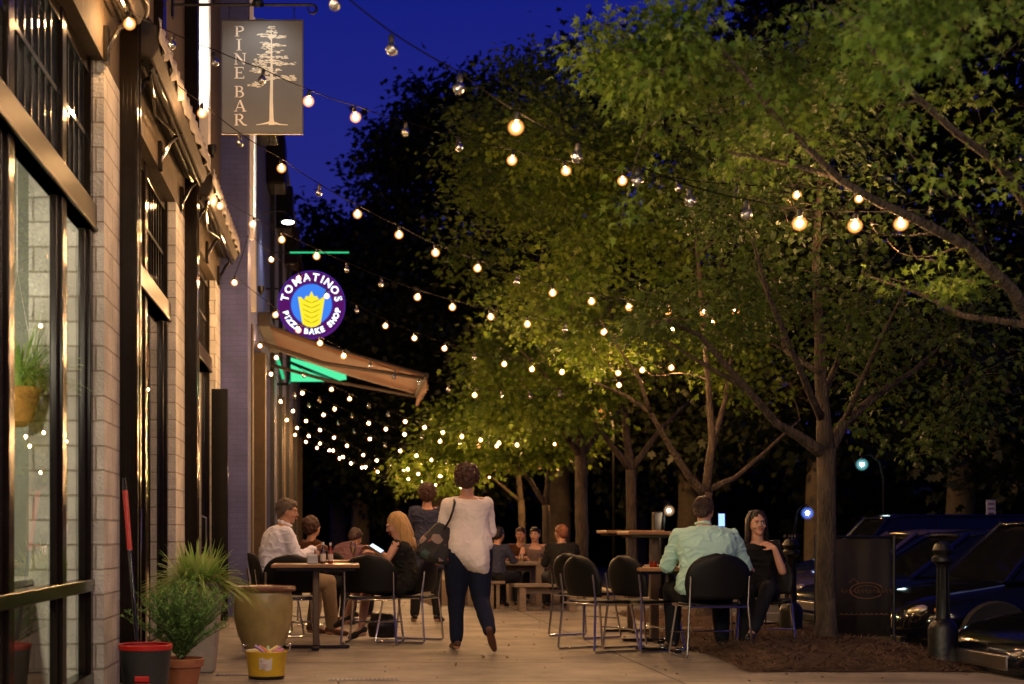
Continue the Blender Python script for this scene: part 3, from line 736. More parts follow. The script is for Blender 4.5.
def strand(label, pts, ya, yb, pa=None, pb=None, start=None, end=None):
    """pts: (px, py, lit); Y runs from ya at pa px to yb at pb px"""
    pa = pts[0][0] if pa is None else pa; pb = pts[-1][0] if pb is None else pb
    pos = []
    for (px, py, lit) in pts:
        t = (px-pa)/(pb-pa); pos.append((P(px, py, ya+(yb-ya)*t), lit))
    root = empty('string_light', pos[0][0])
    cps = [p+Vector((0,0,.082)) for p, _ in pos]
    if start is not None: cps = [Vector(start)]+cps
    if end is not None: cps = cps+[Vector(end)]
    full = []
    for i in range(len(cps)-1):
        a, b = cps[i], cps[i+1]; L = (b-a).length
        for k in range(4):
            t = k/4; full.append(a.lerp(b, t)-Vector((0,0,.035*L*4*t*(1-t)*.5)))
    full.append(cps[-1])
    attach(MB().tube(full, .0038, 6).build('cord', M['cord'], smooth=True), root)
    for p, lit in pos:
        b = bpy.data.objects.new('bulb', me_lit if lit else me_clear); col.objects.link(b); b.location = p
        b.rotation_euler = (random.uniform(-.22,.22), random.uniform(-.22,.22), random.uniform(0,3)); attach(b, root)
        s = bpy.data.objects.new('socket', me_sock); col.objects.link(s); s.parent = b
        if lit:
            f = bpy.data.objects.new('glass', me_halo); col.objects.link(f); f.parent = b  # painted glow halo around the lit bulb
            BULBS.append(tuple(p))
        else:
            f = bpy.data.objects.new('filament', me_fil); col.objects.link(f); f.parent = b
    return tag(root, label, 'string lights', 'strings of globe bulbs over the pavement')
L1 = 1; O = 0
strand('nearest string of large globe bulbs, running from the top edge into the near tree',
  [(275,-42,1),(335,4,0),(392,49,0),(459,88,0),(516,127,1),(577,157,0),(637.6,180.6,0),(690.4,200.8,0),(746.6,214,0),(799.5,223,1),(855,225.5,1),(901,223.5,1)],
  6.9, 8.1, pa=335, pb=855, start=(-1.6, 6.2, 5.0), end=(4.4, 8.75, 3.1))
strand('string of bulbs crossing in front of the pine tree sign',
  [(129.5,23.5,1),(172,45,0),(215,62,0),(262,80,0),(308.5,101,1),(355.5,117,1),(405.5,132,0),(459,147,0),(512,160,1),(566,170.6,1),(622.4,180.6,1),(678.7,188,0),(737,193.5,0),(797,195,1),(859,198.5,1)],
  9.3, 12.7, pa=129, pb=859, start=(-1.6, 8.9, 4.95), end=(4.4, 13.0, 3.9))
strand('string of bulbs passing just below the pine tree sign',
  [(163.5,83.5,1),(202,113,1),(240,143,0),(281.5,168,1),(319,193,0),(357.5,214,1),(399,234.5,1),(435.5,252.5,1),(477.5,268,1),(516.6,282,0),(552.7,292.7,1),(591.6,301.3,1),(629,307,1),(667.4,311,1),(703,311.6,1),(735.5,311,1)],
  11.4, 15.3, pa=163, pb=735, start=(-1.6, 11.0, 4.98), end=(4.4, 17.4, 3.7))
strand('string of bulbs crossing just above the round lit sign',
  [(192,188,1),(220,206,1),(252.6,224,1),(281.8,239.5,1),(316.6,256,1),(347,270,0),(381,284,0),(417.4,297,1),(452.4,307,1),(490.8,316.7,1),(527.4,324,1),(565,330,0),(604,332,1),(639,331,0),(673.4,328.5,1),(711.7,322,1)],
  15.0, 15.6, pa=192, pb=712, start=(-1.6, 14.8, 4.95), end=(4.4, 17.5, 3.6))
strand('string of bulbs hanging in front of the round lit sign',
  [(271.3,259.5,1),(298.7,278.4,1),(326.8,296,1),(357,311,0),(385.4,325.8,1),(414.4,338,1),(444.4,348.3,1),(474.5,357.5,0),(504.2,364,1),(532,369,1),(562,372,1),(590,373.5,0),(618.2,373,1),(642.3,370,1),(671.3,367.6,1)],
  18.9, 17.6, pa=271, pb=671, start=(-1.25, 18.6, 5.0), end=(4.4, 21.8, 3.4))
strand('string of bulbs crossing the front of the brown awning',
  [(234.5,282.4,1),(275.5,314.7,1),(298.4,330,1),(320,343,1),(343.7,355.8,1),(370,366.5,0),(394,376.7,0),(419,384,0),(448.3,390,0),(474.7,395,1),(502,396.4,0),(530,396.5,0),(560,395,0),(590,391,0),(619,385,1)],
  16.5, 19.5, pa=234, pb=619, start=(-1.25, 18.3, 4.9), end=(4.4, 21.8, 3.35))
strand('string of bulbs emerging under the brown awning and sagging toward the fourth tree',
  [(260,345.8,1),(276.3,357.6,1),(304,376,0),(331.4,389.3,1),(349.6,398.8,1),(369,407,0),(388,415,0),(405.2,421.5,1),(424.4,427.5,1),(442.8,432.5,1),(461.8,436.5,1),(480.6,440,1),(499,443,1),(517,445,1)],
  23.0, 24.5, pa=276, pb=517, start=(-1.4, 22.6, 4.4), end=(4.4, 27.0, 3.6))
strand('string of bulbs below the green canopy sign ending at the thin pale trunk',
  [(271,374,1),(294,396.5,0),(302.5,393,1),(319.4,400.6,0),(334.5,409,1),(352,417,0),(368.7,423.2,1),(385.8,429,1),(404.5,434.4,1),(422,438,0),(440,441.4,1),(459.5,444,0),(478.4,446,1),(496.6,446,1),(520,446.5,0),(555,444,1)],
  25.5, 27.5, pa=302, pb=555, start=(-1.4, 24.9, 4.3), end=(4.4, 30.6, 3.0))
strand('upper far string of small bulbs in the bright cluster above the seated man',
  [(280.6,401.5,1),(308.8,406,0),(323.5,415,1),(338.5,424,0),(354,432,0),(369.7,439,1),(385,446,0),(400.3,451,1),(416.5,455.7,1),(431.4,460,1),(446,463,0),(470,467,0),(494,469,1),(510,469,1)],
  27.5, 32.0, pa=281, pb=510, start=(-1.36, 27.3, 4.2), end=(4.4, 35.0, 3.2))
strand('middle far string of small bulbs in the bright cluster above the seated man',
  [(293,411,1),(306,421,1),(320,430,1),(334,437.7,1),(347,445.8,1),(363.3,455,1),(376.8,460.4,1),(391,465,0),(407.7,469.3,1),(418.4,474,1),(429,475.5,0),(440,476,1),(457.4,477.3,1),(475,478,0),(489.7,477,1)],
  30.0, 35.5, pa=293, pb=490, start=(-1.36, 28.0, 4.5), end=(4.4, 36, 3.2))
strand('lower far string of small bulbs ending behind the head of the walking woman',
  [(287,420,1),(297,428,1),(308.5,436,1),(320,443.5,1),(333,450.5,1),(343,457,1),(354,463,0),(365.5,467,1),(377.4,471.6,1),(397.8,478.5,1),(408.5,479,1),(424,484,1),(435.6,484.8,1),(449.7,483.8,1),(461,487.3,1),(497,480,0),(523,472.5,1),(539.5,467.7,1)],
  33.5, 39.0, pa=287, pb=540, start=(-1.36, 31.8, 4.2), end=(5.4, 40, 3.2))
strand('lowest and farthest string of small bulbs beside the mauve building',
  [(295,435,1),(306,442,1),(317,448,1),(329.5,450.5,1),(339.5,458.5,1),(351,463.3,1),(362,467.6,1),(375,469,0),(387,470,0),(403.8,470.6,1),(412.8,482,1),(422,481,1),(448.6,486.8,1)],
  36.5, 43.0, pa=295, pb=449, start=(-1.36, 35.5, 4.2), end=(4.4, 44.6, 3.2))
# added unseen strings, dense and whiter than the others, to brighten the foreground
def overhead(label, y0, y1, z0, z1, n=30):
    a = Vector((-1.6, y0, z0)); b = Vector((4.4, y1, z1)); root = empty('string_light', a)
    pts = []
    for i in range(n+1):
        t = i/n; pts.append(a.lerp(b, t)-Vector((0,0,.9*t*(1-t))))
    attach(MB().tube(pts, .0055, 6).build('cord', M['cord'], smooth=True), root)
    for i in range(1, n):
        o_ = bpy.data.objects.new('bulb', me_lit_fill); col.objects.link(o_); o_.location = pts[i]-Vector((0,0,.082)); attach(o_, root)
        s = bpy.data.objects.new('socket', me_sock); col.objects.link(s); s.parent = o_
    tag(root, label, 'string lights', 'strings of globe bulbs over the pavement')
overhead('string of globe bulbs overhead just out of the picture, above the viewer', 2.0, 3.0, 5.6, 5.2)
overhead('string of globe bulbs overhead out of the picture, behind the viewer', .6, 1.8, 5.2, 4.4)
overhead('string of globe bulbs overhead out of the picture, farthest behind the viewer', -2.2, -1.0, 5.0, 4.2)

# ------------------------------------------------------------------ trees
LEAF_MAPLE = np.array([(0,0),(.10,.06),(.42,-.10),(.32,.14),(.62,.30),(.34,.36),(.40,.62),(.16,.56),(0,1.),(-.16,.56),(-.40,.62),(-.34,.36),(-.62,.30),(-.32,.14),(-.42,-.10),(-.10,.06)])
LEAF_THIN = np.array([(0,0),(.13,.10),(.46,.02),(.30,.22),(.15,.30),(.44,.52),(.17,.52),(.10,.66),(0,1.05),(-.10,.66),(-.17,.52),(-.44,.52),(-.15,.30),(-.30,.22),(-.46,.02),(-.13,.10)])
LEAF_SIMPLE = np.array([(0,0),(.24,.28),(.20,.62),(0,1.),(-.20,.62),(-.24,.28)])
LEAF_LOBE = np.array([(0,0),(.38,.05),(.24,.30),(.46,.55),(.18,.60),(0,1.),(-.18,.60),(-.46,.55),(-.24,.30),(-.38,.05)])
def leaves_mesh(name, pts, outdir, size, outline, m, droop=.5):
    n = len(pts); k = len(outline)
    pts = np.asarray(pts); d = np.asarray(outdir)+rng.normal(0, .55, (n,3)); d[:,2] -= droop*.6
    d /= np.linalg.norm(d, axis=1)[:,None]+1e-9
    nrm = rng.normal(0, .5, (n,3)); nrm[:,2] += 1.0
    s = np.cross(d, nrm); s /= np.linalg.norm(s, axis=1)[:,None]+1e-9
    nn = np.cross(s, d)
    sz = size*rng.uniform(.6, 1.25, n)
    o = outline
    V = pts[:,None,:]+(s[:,None,:]*o[None,:,0:1]+d[:,None,:]*o[None,:,1:2]+nn[:,None,:]*(-np.abs(o[None,:,0:1])*.55-.42*o[None,:,1:2]**2))*sz[:,None,None]
    me = bpy.data.meshes.new(name)
    me.vertices.add(n*k); me.vertices.foreach_set('co', V.reshape(-1).astype(np.float32))
    me.loops.add(n*k); me.loops.foreach_set('vertex_index', np.arange(n*k, dtype=np.int32))
    me.polygons.add(n); me.polygons.foreach_set('loop_start', (np.arange(n)*k).astype(np.int32))
    me.update(calc_edges=True); me.materials.append(m)
    ob = bpy.data.objects.new(name, me); col.objects.link(ob); return ob
def tree(name, label, base, trunk, limbs, blobs, natt, nleaf, lsize, outline, lm, bm_='bark', group=None, seed=1, tw=.012, spread=.22, kill=0., noise_cut=-.12, nsc=.9, rmin=.0, clear=.26):
    """trunk: [(Vector, r)], limbs: [[(Vector, r)...]...], blobs: ellipsoids (c, (rx,ry,rz), weight) that the crown fills"""
    rs = random.Random(seed)
    root = empty(name, base)
    b = MB(); nodes = []; rad = []; dirs = []
    def lay(pl, n=10, rec=True):
        pp = [Vector(p) for p, _ in pl]; rr = [r for _, r in pl]
        out = []; orr = []
        for i in range(len(pp)-1):
            L = (pp[i+1]-pp[i]).length; q = max(2, int(L/.25))
            for k in range(q):
                t = k/q
                j = Vector((noise.noise(pp[i]*3+Vector((t*2,0,0))), noise.noise(pp[i]*3+Vector((0,t*2,5))), 0))*.25*rr[i]*(1 if (i or k) else 0)
                out.append(pp[i].lerp(pp[i+1], t)+j); orr.append(rr[i]*(1-t)+rr[i+1]*t)
        out.append(pp[-1]); orr.append(rr[-1])
        b.tube(out, orr, n)
        if rec:
            for i, p in enumerate(out):
                nodes.append(p); rad.append(orr[i]); dirs.append((out[min(i+1, len(out)-1)]-out[max(i-1, 0)]).normalized())
    lay([(base-Vector((0,0,.25)), trunk[0][1]*1.5), (base+Vector((0,0,.02)), trunk[0][1]*1.35), (base+Vector((0,0,.22)), trunk[0][1])]+trunk[1:], 14, False)
    for l in limbs: lay(l)
    if not nodes:
        for p, r in trunk[1:]: nodes.append(Vector(p)); rad.append(r); dirs.append(Vector((0,0,1)))
    # attractors
    atts = []; tw_ = sum(x[2] for x in blobs); guard = 0
    while len(atts) < natt and guard < natt*40:
        guard += 1
        u = rs.uniform(0, tw_)
        for c, r, wgt in blobs:
            u -= wgt
            if u <= 0: break
        v = Vector((rs.gauss(0,1), rs.gauss(0,1), rs.gauss(0,1))).normalized()*(rs.random()**(1/2.4))
        p = Vector(c)+Vector((v.x*r[0], v.y*r[1], v.z*r[2]))
        if noise.noise(p*nsc+Vector((seed*7.3,0,0))) < noise_cut: continue
        atts.append(p)
    N = np.array([tuple(p) for p in nodes])
    atts.sort(key=lambda p: float(((N-np.array(tuple(p)))**2).sum(1).min()))
    LP = []; LD = []
    cap_ = len(nodes)+natt*6
    NA = np.zeros((cap_+200, 3)); NA[:len(nodes)] = N; cnt = len(nodes)
    for p in atts:
        d2 = ((NA[:cnt]-np.array(tuple(p)))**2).sum(1)
        # prefer nodes lower than the attractor
        d2 = d2+np.maximum(0, NA[:cnt,2]-p.z)*1.2
        i = int(d2.argmin()); q = nodes[i]; L = (p-q).length
        if L < .04: continue
        r0 = min(rad[i]*.6, .008+.012*L); r0 = max(r0, rmin+.0035)
        mid = q.lerp(p, .5)+dirs[i]*L*.18+Vector((rs.uniform(-.08,.08), rs.uniform(-.08,.08), rs.uniform(-.02,.08)))*L
        pts_ = []
        for k in range(6):
            t = k/5; pts_.append(q*(1-t)**2+mid*2*t*(1-t)+p*t*t)
        b.tube(pts_, [r0*(1-.72*k/5) for k in range(6)], 5, caps=False)
        for k in range(2, 6):
            nodes.append(pts_[k]); rad.append(r0*(1-.7*k/5)); dirs.append((pts_[k]-pts_[k-1]).normalized()); NA[cnt] = tuple(pts_[k]); cnt += 1
        # leaves in a spray round the outer part
        nl = int(nleaf*rs.uniform(.5, 1.5)); dv = (p-q).normalized()
        for _ in range(nl):
            t = rs.uniform(.35, 1.12); g = q.lerp(p, t) if L < 1.5 else p+(p-q).normalized()*rs.uniform(-.7,.15)
            off = Vector((rs.gauss(0,1), rs.gauss(0,1), rs.gauss(0,.45)))*spread
            LP.append(tuple(g+off)); LD.append(tuple((dv*.5+off.normalized())))
    LA = np.array(LP); LB = np.array(LD); keep = np.ones(len(LA), bool); cc = np.array([0, 0, CH])
    for q in BULBS:
        q = np.array(q); dd = np.linalg.norm(LA-q, axis=1); keep &= dd > clear
        keep &= ~((dd < clear*3.2) & (LA[:,2] < q[2]+.05) & (np.linalg.norm((LA-q)[:, [0,2]], axis=1) < clear*.8))
    LP = LA[keep]; LD = LB[keep]
    tr_ = b.build('trunk', M[bm_], None, smooth=True, sharp=180); attach(tr_, root)
    cr = leaves_mesh('crown', LP, LD, lsize, outline, M[lm]); attach(cr, root)
    tag(root, label, 'tree', group)
    return root
TG = 'young street trees in a row along the kerb'
# T0: nearest, trunk out of frame on the right
def pp(px, py, Y, r): return (P(px, py, Y), r)
b0 = Vector((4.4, 8.75, 0))
t0 = tree('street_tree', 'nearest leafy tree reaching in from the right edge over the five lit bulbs', b0,
  [(b0, .09), (Vector((4.4,8.75,1.0)), .085), (Vector((4.38,8.75,2.0)), .08)],
  [[pp(1062,395,8.75,.06), pp(1030,320,8.5,.038), pp(1013,290,8.3,.034), pp(968,247,8.1,.029), pp(922,222,7.9,.026), pp(877,202,7.8,.022), pp(841,181,7.7,.020), pp(777,118,7.5,.015), pp(740,70,7.35,.011), pp(696,23,7.2,.006)],
   [pp(877,202,7.8,.022), pp(830,175,7.9,.016), pp(786,163,8.0,.012), pp(728,152,8.0,.007)],
   [pp(1062,395,8.75,.05), pp(1050,240,8.2,.034), pp(1000,165,7.6,.024), pp(954,131,7.2,.018), pp(886,68,6.8,.012), pp(850,20,6.5,.008)],
   [pp(1062,395,8.75,.05), pp(1030,325,8.9,.028), pp(964,316,9.0,.018), pp(923,295,9.1,.013), pp(865,275,9.2,.006)],
   [pp(1062,395,8.75,.08), pp(1066,200,8.8,.06), pp(1060,0,8.8,.04), pp(1050,-200,8.6,.015)],
   [pp(1062,380,8.75,.06), pp(1150,250,8.9,.04), pp(1250,150,9.2,.02)]],
  [(P(790,90,7.6),(1.15,.8,.62),3.2), (P(650,60,7.3),(.42,.5,.26),.9), (P(640,215,7.9),(.24,.4,.12),.25), (P(700,130,7.6),(.45,.5,.35),1.0), (P(950,90,7.2),(.75,.9,.7),2.4), (P(960,250,8.4),(.6,.6,.28),1.2), (P(870,215,8.1),(.45,.5,.16),.6), (P(1090,60,8.6),(1.1,1.2,1.5),2.2), (P(780,160,8.2),(.35,.4,.25),.5), (P(900,20,6.0),(.55,.4,.25),.7), (P(1300,60,9),(1.0,1.2,1.2),1)],
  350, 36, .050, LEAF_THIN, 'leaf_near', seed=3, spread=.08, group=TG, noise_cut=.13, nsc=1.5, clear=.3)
b1 = Vector((4.4, 13.0, .05))
tree('street_tree', 'nearest tree whose whole trunk shows, standing in the pine straw', b1,
  [(b1, .092), pp(826,560,13,.088), pp(826.5,500,13,.085), pp(826,449,13,.088)],
  [[pp(826,455,13,.065), pp(800,437,12.9,.046), pp(778,424,12.8,.038), pp(743,385,12.6,.030), pp(699,335,12.4,.022), pp(666,320,12.2,.016)],
   [pp(745,388,12.6,.026), pp(700,362,12.7,.018), pp(664,340,12.8,.008)],
   [pp(826,452,13,.085), pp(823,410,13,.06), pp(821,374,13.05,.052), pp(817,300,13.1,.042), pp(816,250,13.1,.034), pp(822,130,13.2,.015)],
   [pp(826,455,13,.07), pp(845,422,13.1,.05), pp(880,392,13.2,.034), pp(912,372,13.3,.024), pp(960,330,13.5,.01)],
   [pp(822,400,13,.036), pp(838,360,13.5,.028), pp(858,300,14,.02), pp(868,240,14.4,.009)],
   [pp(822,420,13,.036), pp(800,370,12.4,.028), pp(770,300,11.9,.019), pp(752,240,11.5,.008)],
   [pp(845,420,13.1,.03), pp(862,380,12.6,.022), pp(880,340,12.0,.015), pp(905,290,11.5,.008)],
   [pp(821,374,13,.03), pp(785,350,13.4,.02), pp(775,280,13.9,.013), pp(760,230,14.2,.007)]],
  [(P(815,260,13.0),(1.5,1.5,1.15),4), (P(700,310,12.6),(.75,.8,.5),1.3), (P(950,330,13.4),(1.1,1.1,.7),1.8), (P(820,130,13.2),(1.3,1.2,.9),2.0), (P(740,230,12.4),(.7,.7,.6),1), (P(930,420,13.3),(.7,.6,.35),.5)],
  440, 24, .062, LEAF_LOBE, 'leaf_main', seed=5, spread=.15, group=TG, noise_cut=-.12, nsc=1.3)
b2 = Vector((4.4, 17.4, .05))
tree('street_tree', 'forked tree rising behind the man in the pale green shirt', b2,
  [(b2, .085), pp(706,560,17.4,.075), pp(706,492,17.4,.078)],
  [[pp(706,495,17.4,.062), pp(690,478,17.3,.045), pp(672,450,17.2,.036), pp(650,412,17,.028), pp(625,395,16.9,.02), pp(590,380,16.8,.012)],
   [pp(706,495,17.4,.062), pp(712,440,17.4,.045), pp(708,380,17.4,.034), pp(700,280,17.3,.03), pp(690,180,17.2,.012)],
   [pp(708,490,17.4,.045), pp(735,478,17.5,.032), pp(765,452,17.6,.022), pp(800,420,17.8,.014)],
   [pp(712,450,17.4,.04), pp(725,400,17.7,.03), pp(732,350,18,.02), pp(745,300,18.3,.01)],
   [pp(650,412,17,.03), pp(640,380,16.8,.02), pp(620,350,16.6,.014), pp(600,320,16.4,.008)]],
  [(P(600,230,17.9),(1.5,1.3,1.25),3.2), (P(540,300,17.8),(.75,.9,.6),1.3), (P(700,170,17.6),(1.4,1.3,1.3),2.6), (P(620,350,17.9),(1.0,1.0,.4),1.2), (P(740,340,18.2),(1.0,1.0,.8),1.3), (P(570,150,17.8),(1.1,1.1,.8),1.6)],
  620, 28, .072, LEAF_LOBE, 'leaf_mid', seed=8, spread=.17, group=TG, noise_cut=-.03, nsc=1.1)
b3 = Vector((4.4, 21.8, .04))
tree('street_tree', 'slim tree just right of the high tables, crown behind the lit strings', b3,
  [(b3, .09), pp(632,520,21.8,.08), pp(631,470,21.8,.08)],
  [[pp(631,472,21.8,.07), pp(625,420,21.8,.055), pp(615,340,21.7,.035), pp(600,250,21.6,.015)],
   [pp(631,470,21.8,.055), pp(600,430,21.5,.04), pp(560,390,21.2,.028), pp(520,350,21,.012)],
   [pp(631,470,21.8,.055), pp(660,430,22,.035), pp(690,400,22.2,.015)]],
  [(P(545,385,21.2),(1.2,1.2,.7),2.0), (P(530,170,21.5),(1.3,1.3,1.5),2.8), (P(600,300,21.6),(1.7,1.5,1.5),2.2)],
  480, 27, .085, LEAF_LOBE, 'leaf_mid', seed=13, spread=.22, group=TG, noise_cut=-.03, nsc=.9)
b4 = Vector((4.4, 26.4, .03))
tree('street_tree', 'straight bare-trunked tree left of the high tables', b4,
  [(b4, .13), pp(582,520,26.4,.12), pp(581,455,26.4,.11)],
  [[pp(581,457,26.4,.10), pp(578,400,26.4,.07), pp(570,280,26.3,.04), pp(560,150,26.2,.015)],
   [pp(581,457,26.4,.07), pp(555,420,26,.045), pp(520,380,25.7,.02)],
   [pp(581,457,26.4,.06), pp(600,430,26.6,.04), pp(630,400,27,.02)]],
  [(P(545,130,26.2),(1.7,1.6,1.6),2.5), (P(510,230,26),(1.4,1.4,1.4),2.), (P(520,420,26),(1.2,1.3,.6),1.2), (P(590,330,26.5),(1.6,1.4,1.2),1.3)],
  420, 28, .105, LEAF_LOBE, 'leaf_mid', seed=17, spread=.28, group=TG, noise_cut=-.1, nsc=.7)
b5 = Vector((4.4, 30.8, .03))
tree('street_tree', 'thin tree with a pale forked stem behind the picnic table', b5,
  [(b5, .09), pp(546,530,30.8,.08), pp(546,505,30.8,.08)],
  [[pp(546,506,30.8,.07), pp(549,470,30.8,.06), pp(552,400,30.6,.03), pp(550,330,30.6,.015)],
   [pp(546,506,30.8,.06), pp(530,480,30.6,.045), pp(505,455,30.2,.03), pp(480,440,30,.012)]],
  [(P(520,430,30.3),(1.6,1.4,.8),2.4), (P(550,350,30.6),(1.6,1.4,1.2),1.5), (P(470,420,30),(.8,.8,.5),.8)],
  300, 30, .12, LEAF_LOBE, 'leaf_mid', seed=19, spread=.28, group=TG, noise_cut=-.1, nsc=.7)
b6 = Vector((4.4, 35.2, .03))
tree('street_tree', 'farthest slim tree of the row, left of the picnic table', b6,
  [(b6, .09), pp(522,530,35.2,.08), pp(521,500,35.2,.08)],
  [[pp(521,502,35.2,.07), pp(515,440,35,.05), pp(505,370,35,.02)], [pp(521,502,35.2,.05), pp(495,480,35,.03), pp(470,460,34.6,.015)]],
  [(P(480,440,35),(1.9,1.4,1.0),2.4), (P(440,470,34),(1.2,1.2,.5),1), (P(510,370,35),(1.6,1.4,1.2),1.2)],
  260, 30, .13, LEAF_LOBE, 'leaf_mid', seed=23, spread=.3, group=TG, noise_cut=-.1, nsc=.7)
# far big dark trees
def big(px, ptop, Y, w_, label, seed, zlow=2.5, n=330, dens=34, dx=0):
    x = (px-VX)*Y/F; top = CH+(VY-ptop)*Y/F; b = Vector((x, Y, -.3)); h = top
    tr_ = [(b, .35), (Vector((x, Y, h*.25)), .3), (Vector((x+dx*.3, Y, h*.5)), .2), (Vector((x+dx, Y, h*.85)), .06)]
    bl = [(Vector((x+dx*.8, Y, h*.80)), (w_*.42, w_*.4, h*.20), 1.4), (Vector((x, Y, h*.55)), (w_*.5, w_*.45, h*.22), 2), (Vector((x-w_*.2, Y, h*.33)), (w_*.42, w_*.4, h*.18), 1.2), (Vector((x+w_*.25, Y, h*.3)), (w_*.4, w_*.4, h*.2), 1.2)]
    lm_ = [[tr_[1], (Vector((x-w_*.25, Y, h*.5)), .12), (Vector((x-w_*.4, Y, h*.62)), .04)], [tr_[1], (Vector((x+w_*.25, Y+.5, h*.5)), .12), (Vector((x+w_*.4, Y, h*.65)), .04)], [tr_[1], tr_[2], tr_[3]]]
    return tree('large_tree', label, b, tr_, lm_, bl, n, int(dens*2.1), .23, LEAF_LOBE, 'leaf_far', 'darkbark', 'large dark trees beyond the pavement', seed, spread=.55, noise_cut=-.16, nsc=.35)
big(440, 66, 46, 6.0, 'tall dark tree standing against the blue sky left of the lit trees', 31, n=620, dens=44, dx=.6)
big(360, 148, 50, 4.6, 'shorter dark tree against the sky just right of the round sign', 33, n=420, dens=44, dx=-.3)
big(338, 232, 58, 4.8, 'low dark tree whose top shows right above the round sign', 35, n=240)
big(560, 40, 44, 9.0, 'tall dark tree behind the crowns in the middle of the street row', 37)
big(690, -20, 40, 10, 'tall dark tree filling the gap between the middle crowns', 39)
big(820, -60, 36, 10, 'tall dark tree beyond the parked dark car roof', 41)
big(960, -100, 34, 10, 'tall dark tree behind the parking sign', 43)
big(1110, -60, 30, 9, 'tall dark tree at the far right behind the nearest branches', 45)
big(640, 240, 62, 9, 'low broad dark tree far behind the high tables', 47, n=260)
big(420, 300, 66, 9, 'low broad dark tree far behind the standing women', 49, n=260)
M['carpane'] = mat('dark_pane', (.01,.01,.012), .1)
# far hedge mass closing the view
def thicket(x0, x1, y, h, seed, label):
    n = 9000; xs = rng.uniform(x0, x1, n); zs = rng.uniform(-.3, 1, n)**1.0
    hh = np.array([h*(.75+.35*noise.noise(Vector((x*.22, seed, 0)))) for x in xs])
    pts = np.stack([xs, y+rng.uniform(-1.5, 1.5, n), zs*hh], 1)
    o_ = leaves_mesh('undergrowth', pts, rng.normal(0,1,(n,3)), .75, LEAF_LOBE, M['leaf_far'])
    tag(o_, label, 'undergrowth', kind='stuff')
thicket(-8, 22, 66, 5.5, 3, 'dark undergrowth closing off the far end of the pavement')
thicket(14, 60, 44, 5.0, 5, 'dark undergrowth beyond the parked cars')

lb_ = empty('low_building', (5, 70, -.3))
M['darkbrick'] = brick_mat('dark_brick', (.10,.05,.035), (.08,.04,.03), (.06,.045,.04))
attach(MB().box(-30, 22, 70, 76, -.3, 7.5).build('wall', M['darkbrick']), lb_)
wn = MB()
for k in range(10): attach(MB().box(-8+k*3, -6.4+k*3, 69.93, 69.98, 1.2, 3.2).build('window', M['carpane']), lb_)
tag(lb_, 'long low dark brick building across the far end of the pavement', 'building')
# ------------------------------------------------------------------ street lamps
M['coolglow'] = emis('cool_lamp', (.70,.95,1.0), 60)
M['blueglow'] = emis('blue_lamp', (.45,.62,1.0), 60)
M['warmglow'] = emis('sodium_lamp', (1,.45,.12), 14)
M['whiteglow'] = emis('white_lamp', (1,.93,.8), 30)
M['polepaint'] = mat('pole_paint', (.004,.004,.004), .8, spec=.05)
def street_lamp(px, py, Y, label, m, r=.09, arm=.5, power=0, colr=(1,1,1), base=-.35):
    c = P(px, py, Y); root = empty('street_lamp', (c.x+arm, Y, base))
    pole = MB().tube([(c.x+arm, Y, base), (c.x+arm, Y, c.z-.35), (c.x+arm*.8, Y, c.z), (c.x+arm*.35, Y, c.z+.16), (c.x, Y, c.z+.13)], [.045,.035,.022,.018,.018])
    pole.lathe([(.12,0),(.1,.3),(.06,.4)], (c.x+arm, Y, base), 12)
    attach(pole.build('pole', M['polepaint'], smooth=True), root)
    attach(MB().lathe([(r*.7, .0), (r*.5, .04), (r*.3, .07)], (c.x, Y, c.z+r*.75), 16, capb=False).build('shade', M['iron'], smooth=True), root)
    attach(MB().ell(c+Vector((0,0,-.05)), (r*.6, r*.6, r*.6), 14, 8).build('lamp_core', m, smooth=True), root)
    attach(MB().ell(c+Vector((0,0,-.05)), (r*2.2, r*2.2, r*2.2), 18, 12).build('globe', M[{'coolglow':'cool_env','blueglow':'blue_env','whiteglow':'white_env','warmglow':'sodium_env'}[[k for k in M if M[k] is m][0]]], smooth=True), root)  # tinted halo shell that paints the glare around the lamp core
    tag(root, label, 'street lamp')
    if power: lamp('POINT', 'street_lamp_light', c+Vector((0,0,-.2)), power, colr, .12)
street_lamp(862, 462, 29, 'cool white street lamp on a curved arm right of the near trunk', M['coolglow'], .06, .45, 9, (.7,.95,1))
street_lamp(807.5, 511, 33, 'bluish white lamp left of the near trunk above the dark car', M['blueglow'], .07, -.3, 6, (.45,.62,1))
street_lamp(594.5, 411, 32.5, 'warm sodium street lamp shining through the leaves of the middle trees', M['warmglow'], .13, .45, 1100, (1,.50,.15))
street_lamp(669, 508, 27, 'small white lamp on a pale post behind the high tables', M['whiteglow'], .05, -.12, 15, (1,.9,.75))
tag(MB().box((655-VX)*27/F, (664-VX)*27/F, 27.1, 27.3, -.1, CH+(VY-512)*27/F).build('pale_post', M['stucco'], bevel=.02), 'square pale post below the small white lamp behind the high tables', 'post')
# distant low building with a few glowing dashes painted for reflections
ob = empty('distant_building', (24, 58, -.3))
attach(MB().box(19, 40, 58, 68, -.3, 5.2).build('wall', M['frame']), ob)
M['winlit'] = emis('lit_window', (.5,.85,.75), .35)
for (px, py, w_, h_) in ((857,488,9,3),(877,486,10,3),(855,478,6,2),(882,478,8,2)):
    a, b_ = P(px-w_/2, py+h_/2, 57.95), P(px+w_/2, py-h_/2, 57.95)
    attach(MB().box(a.x, b_.x, 57.9, 57.98, a.z, b_.z).build('window', M['winlit']), ob)  # reflected light drawn as a glowing dash, no real window
tag(ob, 'dark distant building with dim greenish windows below the cool street lamp', 'building')

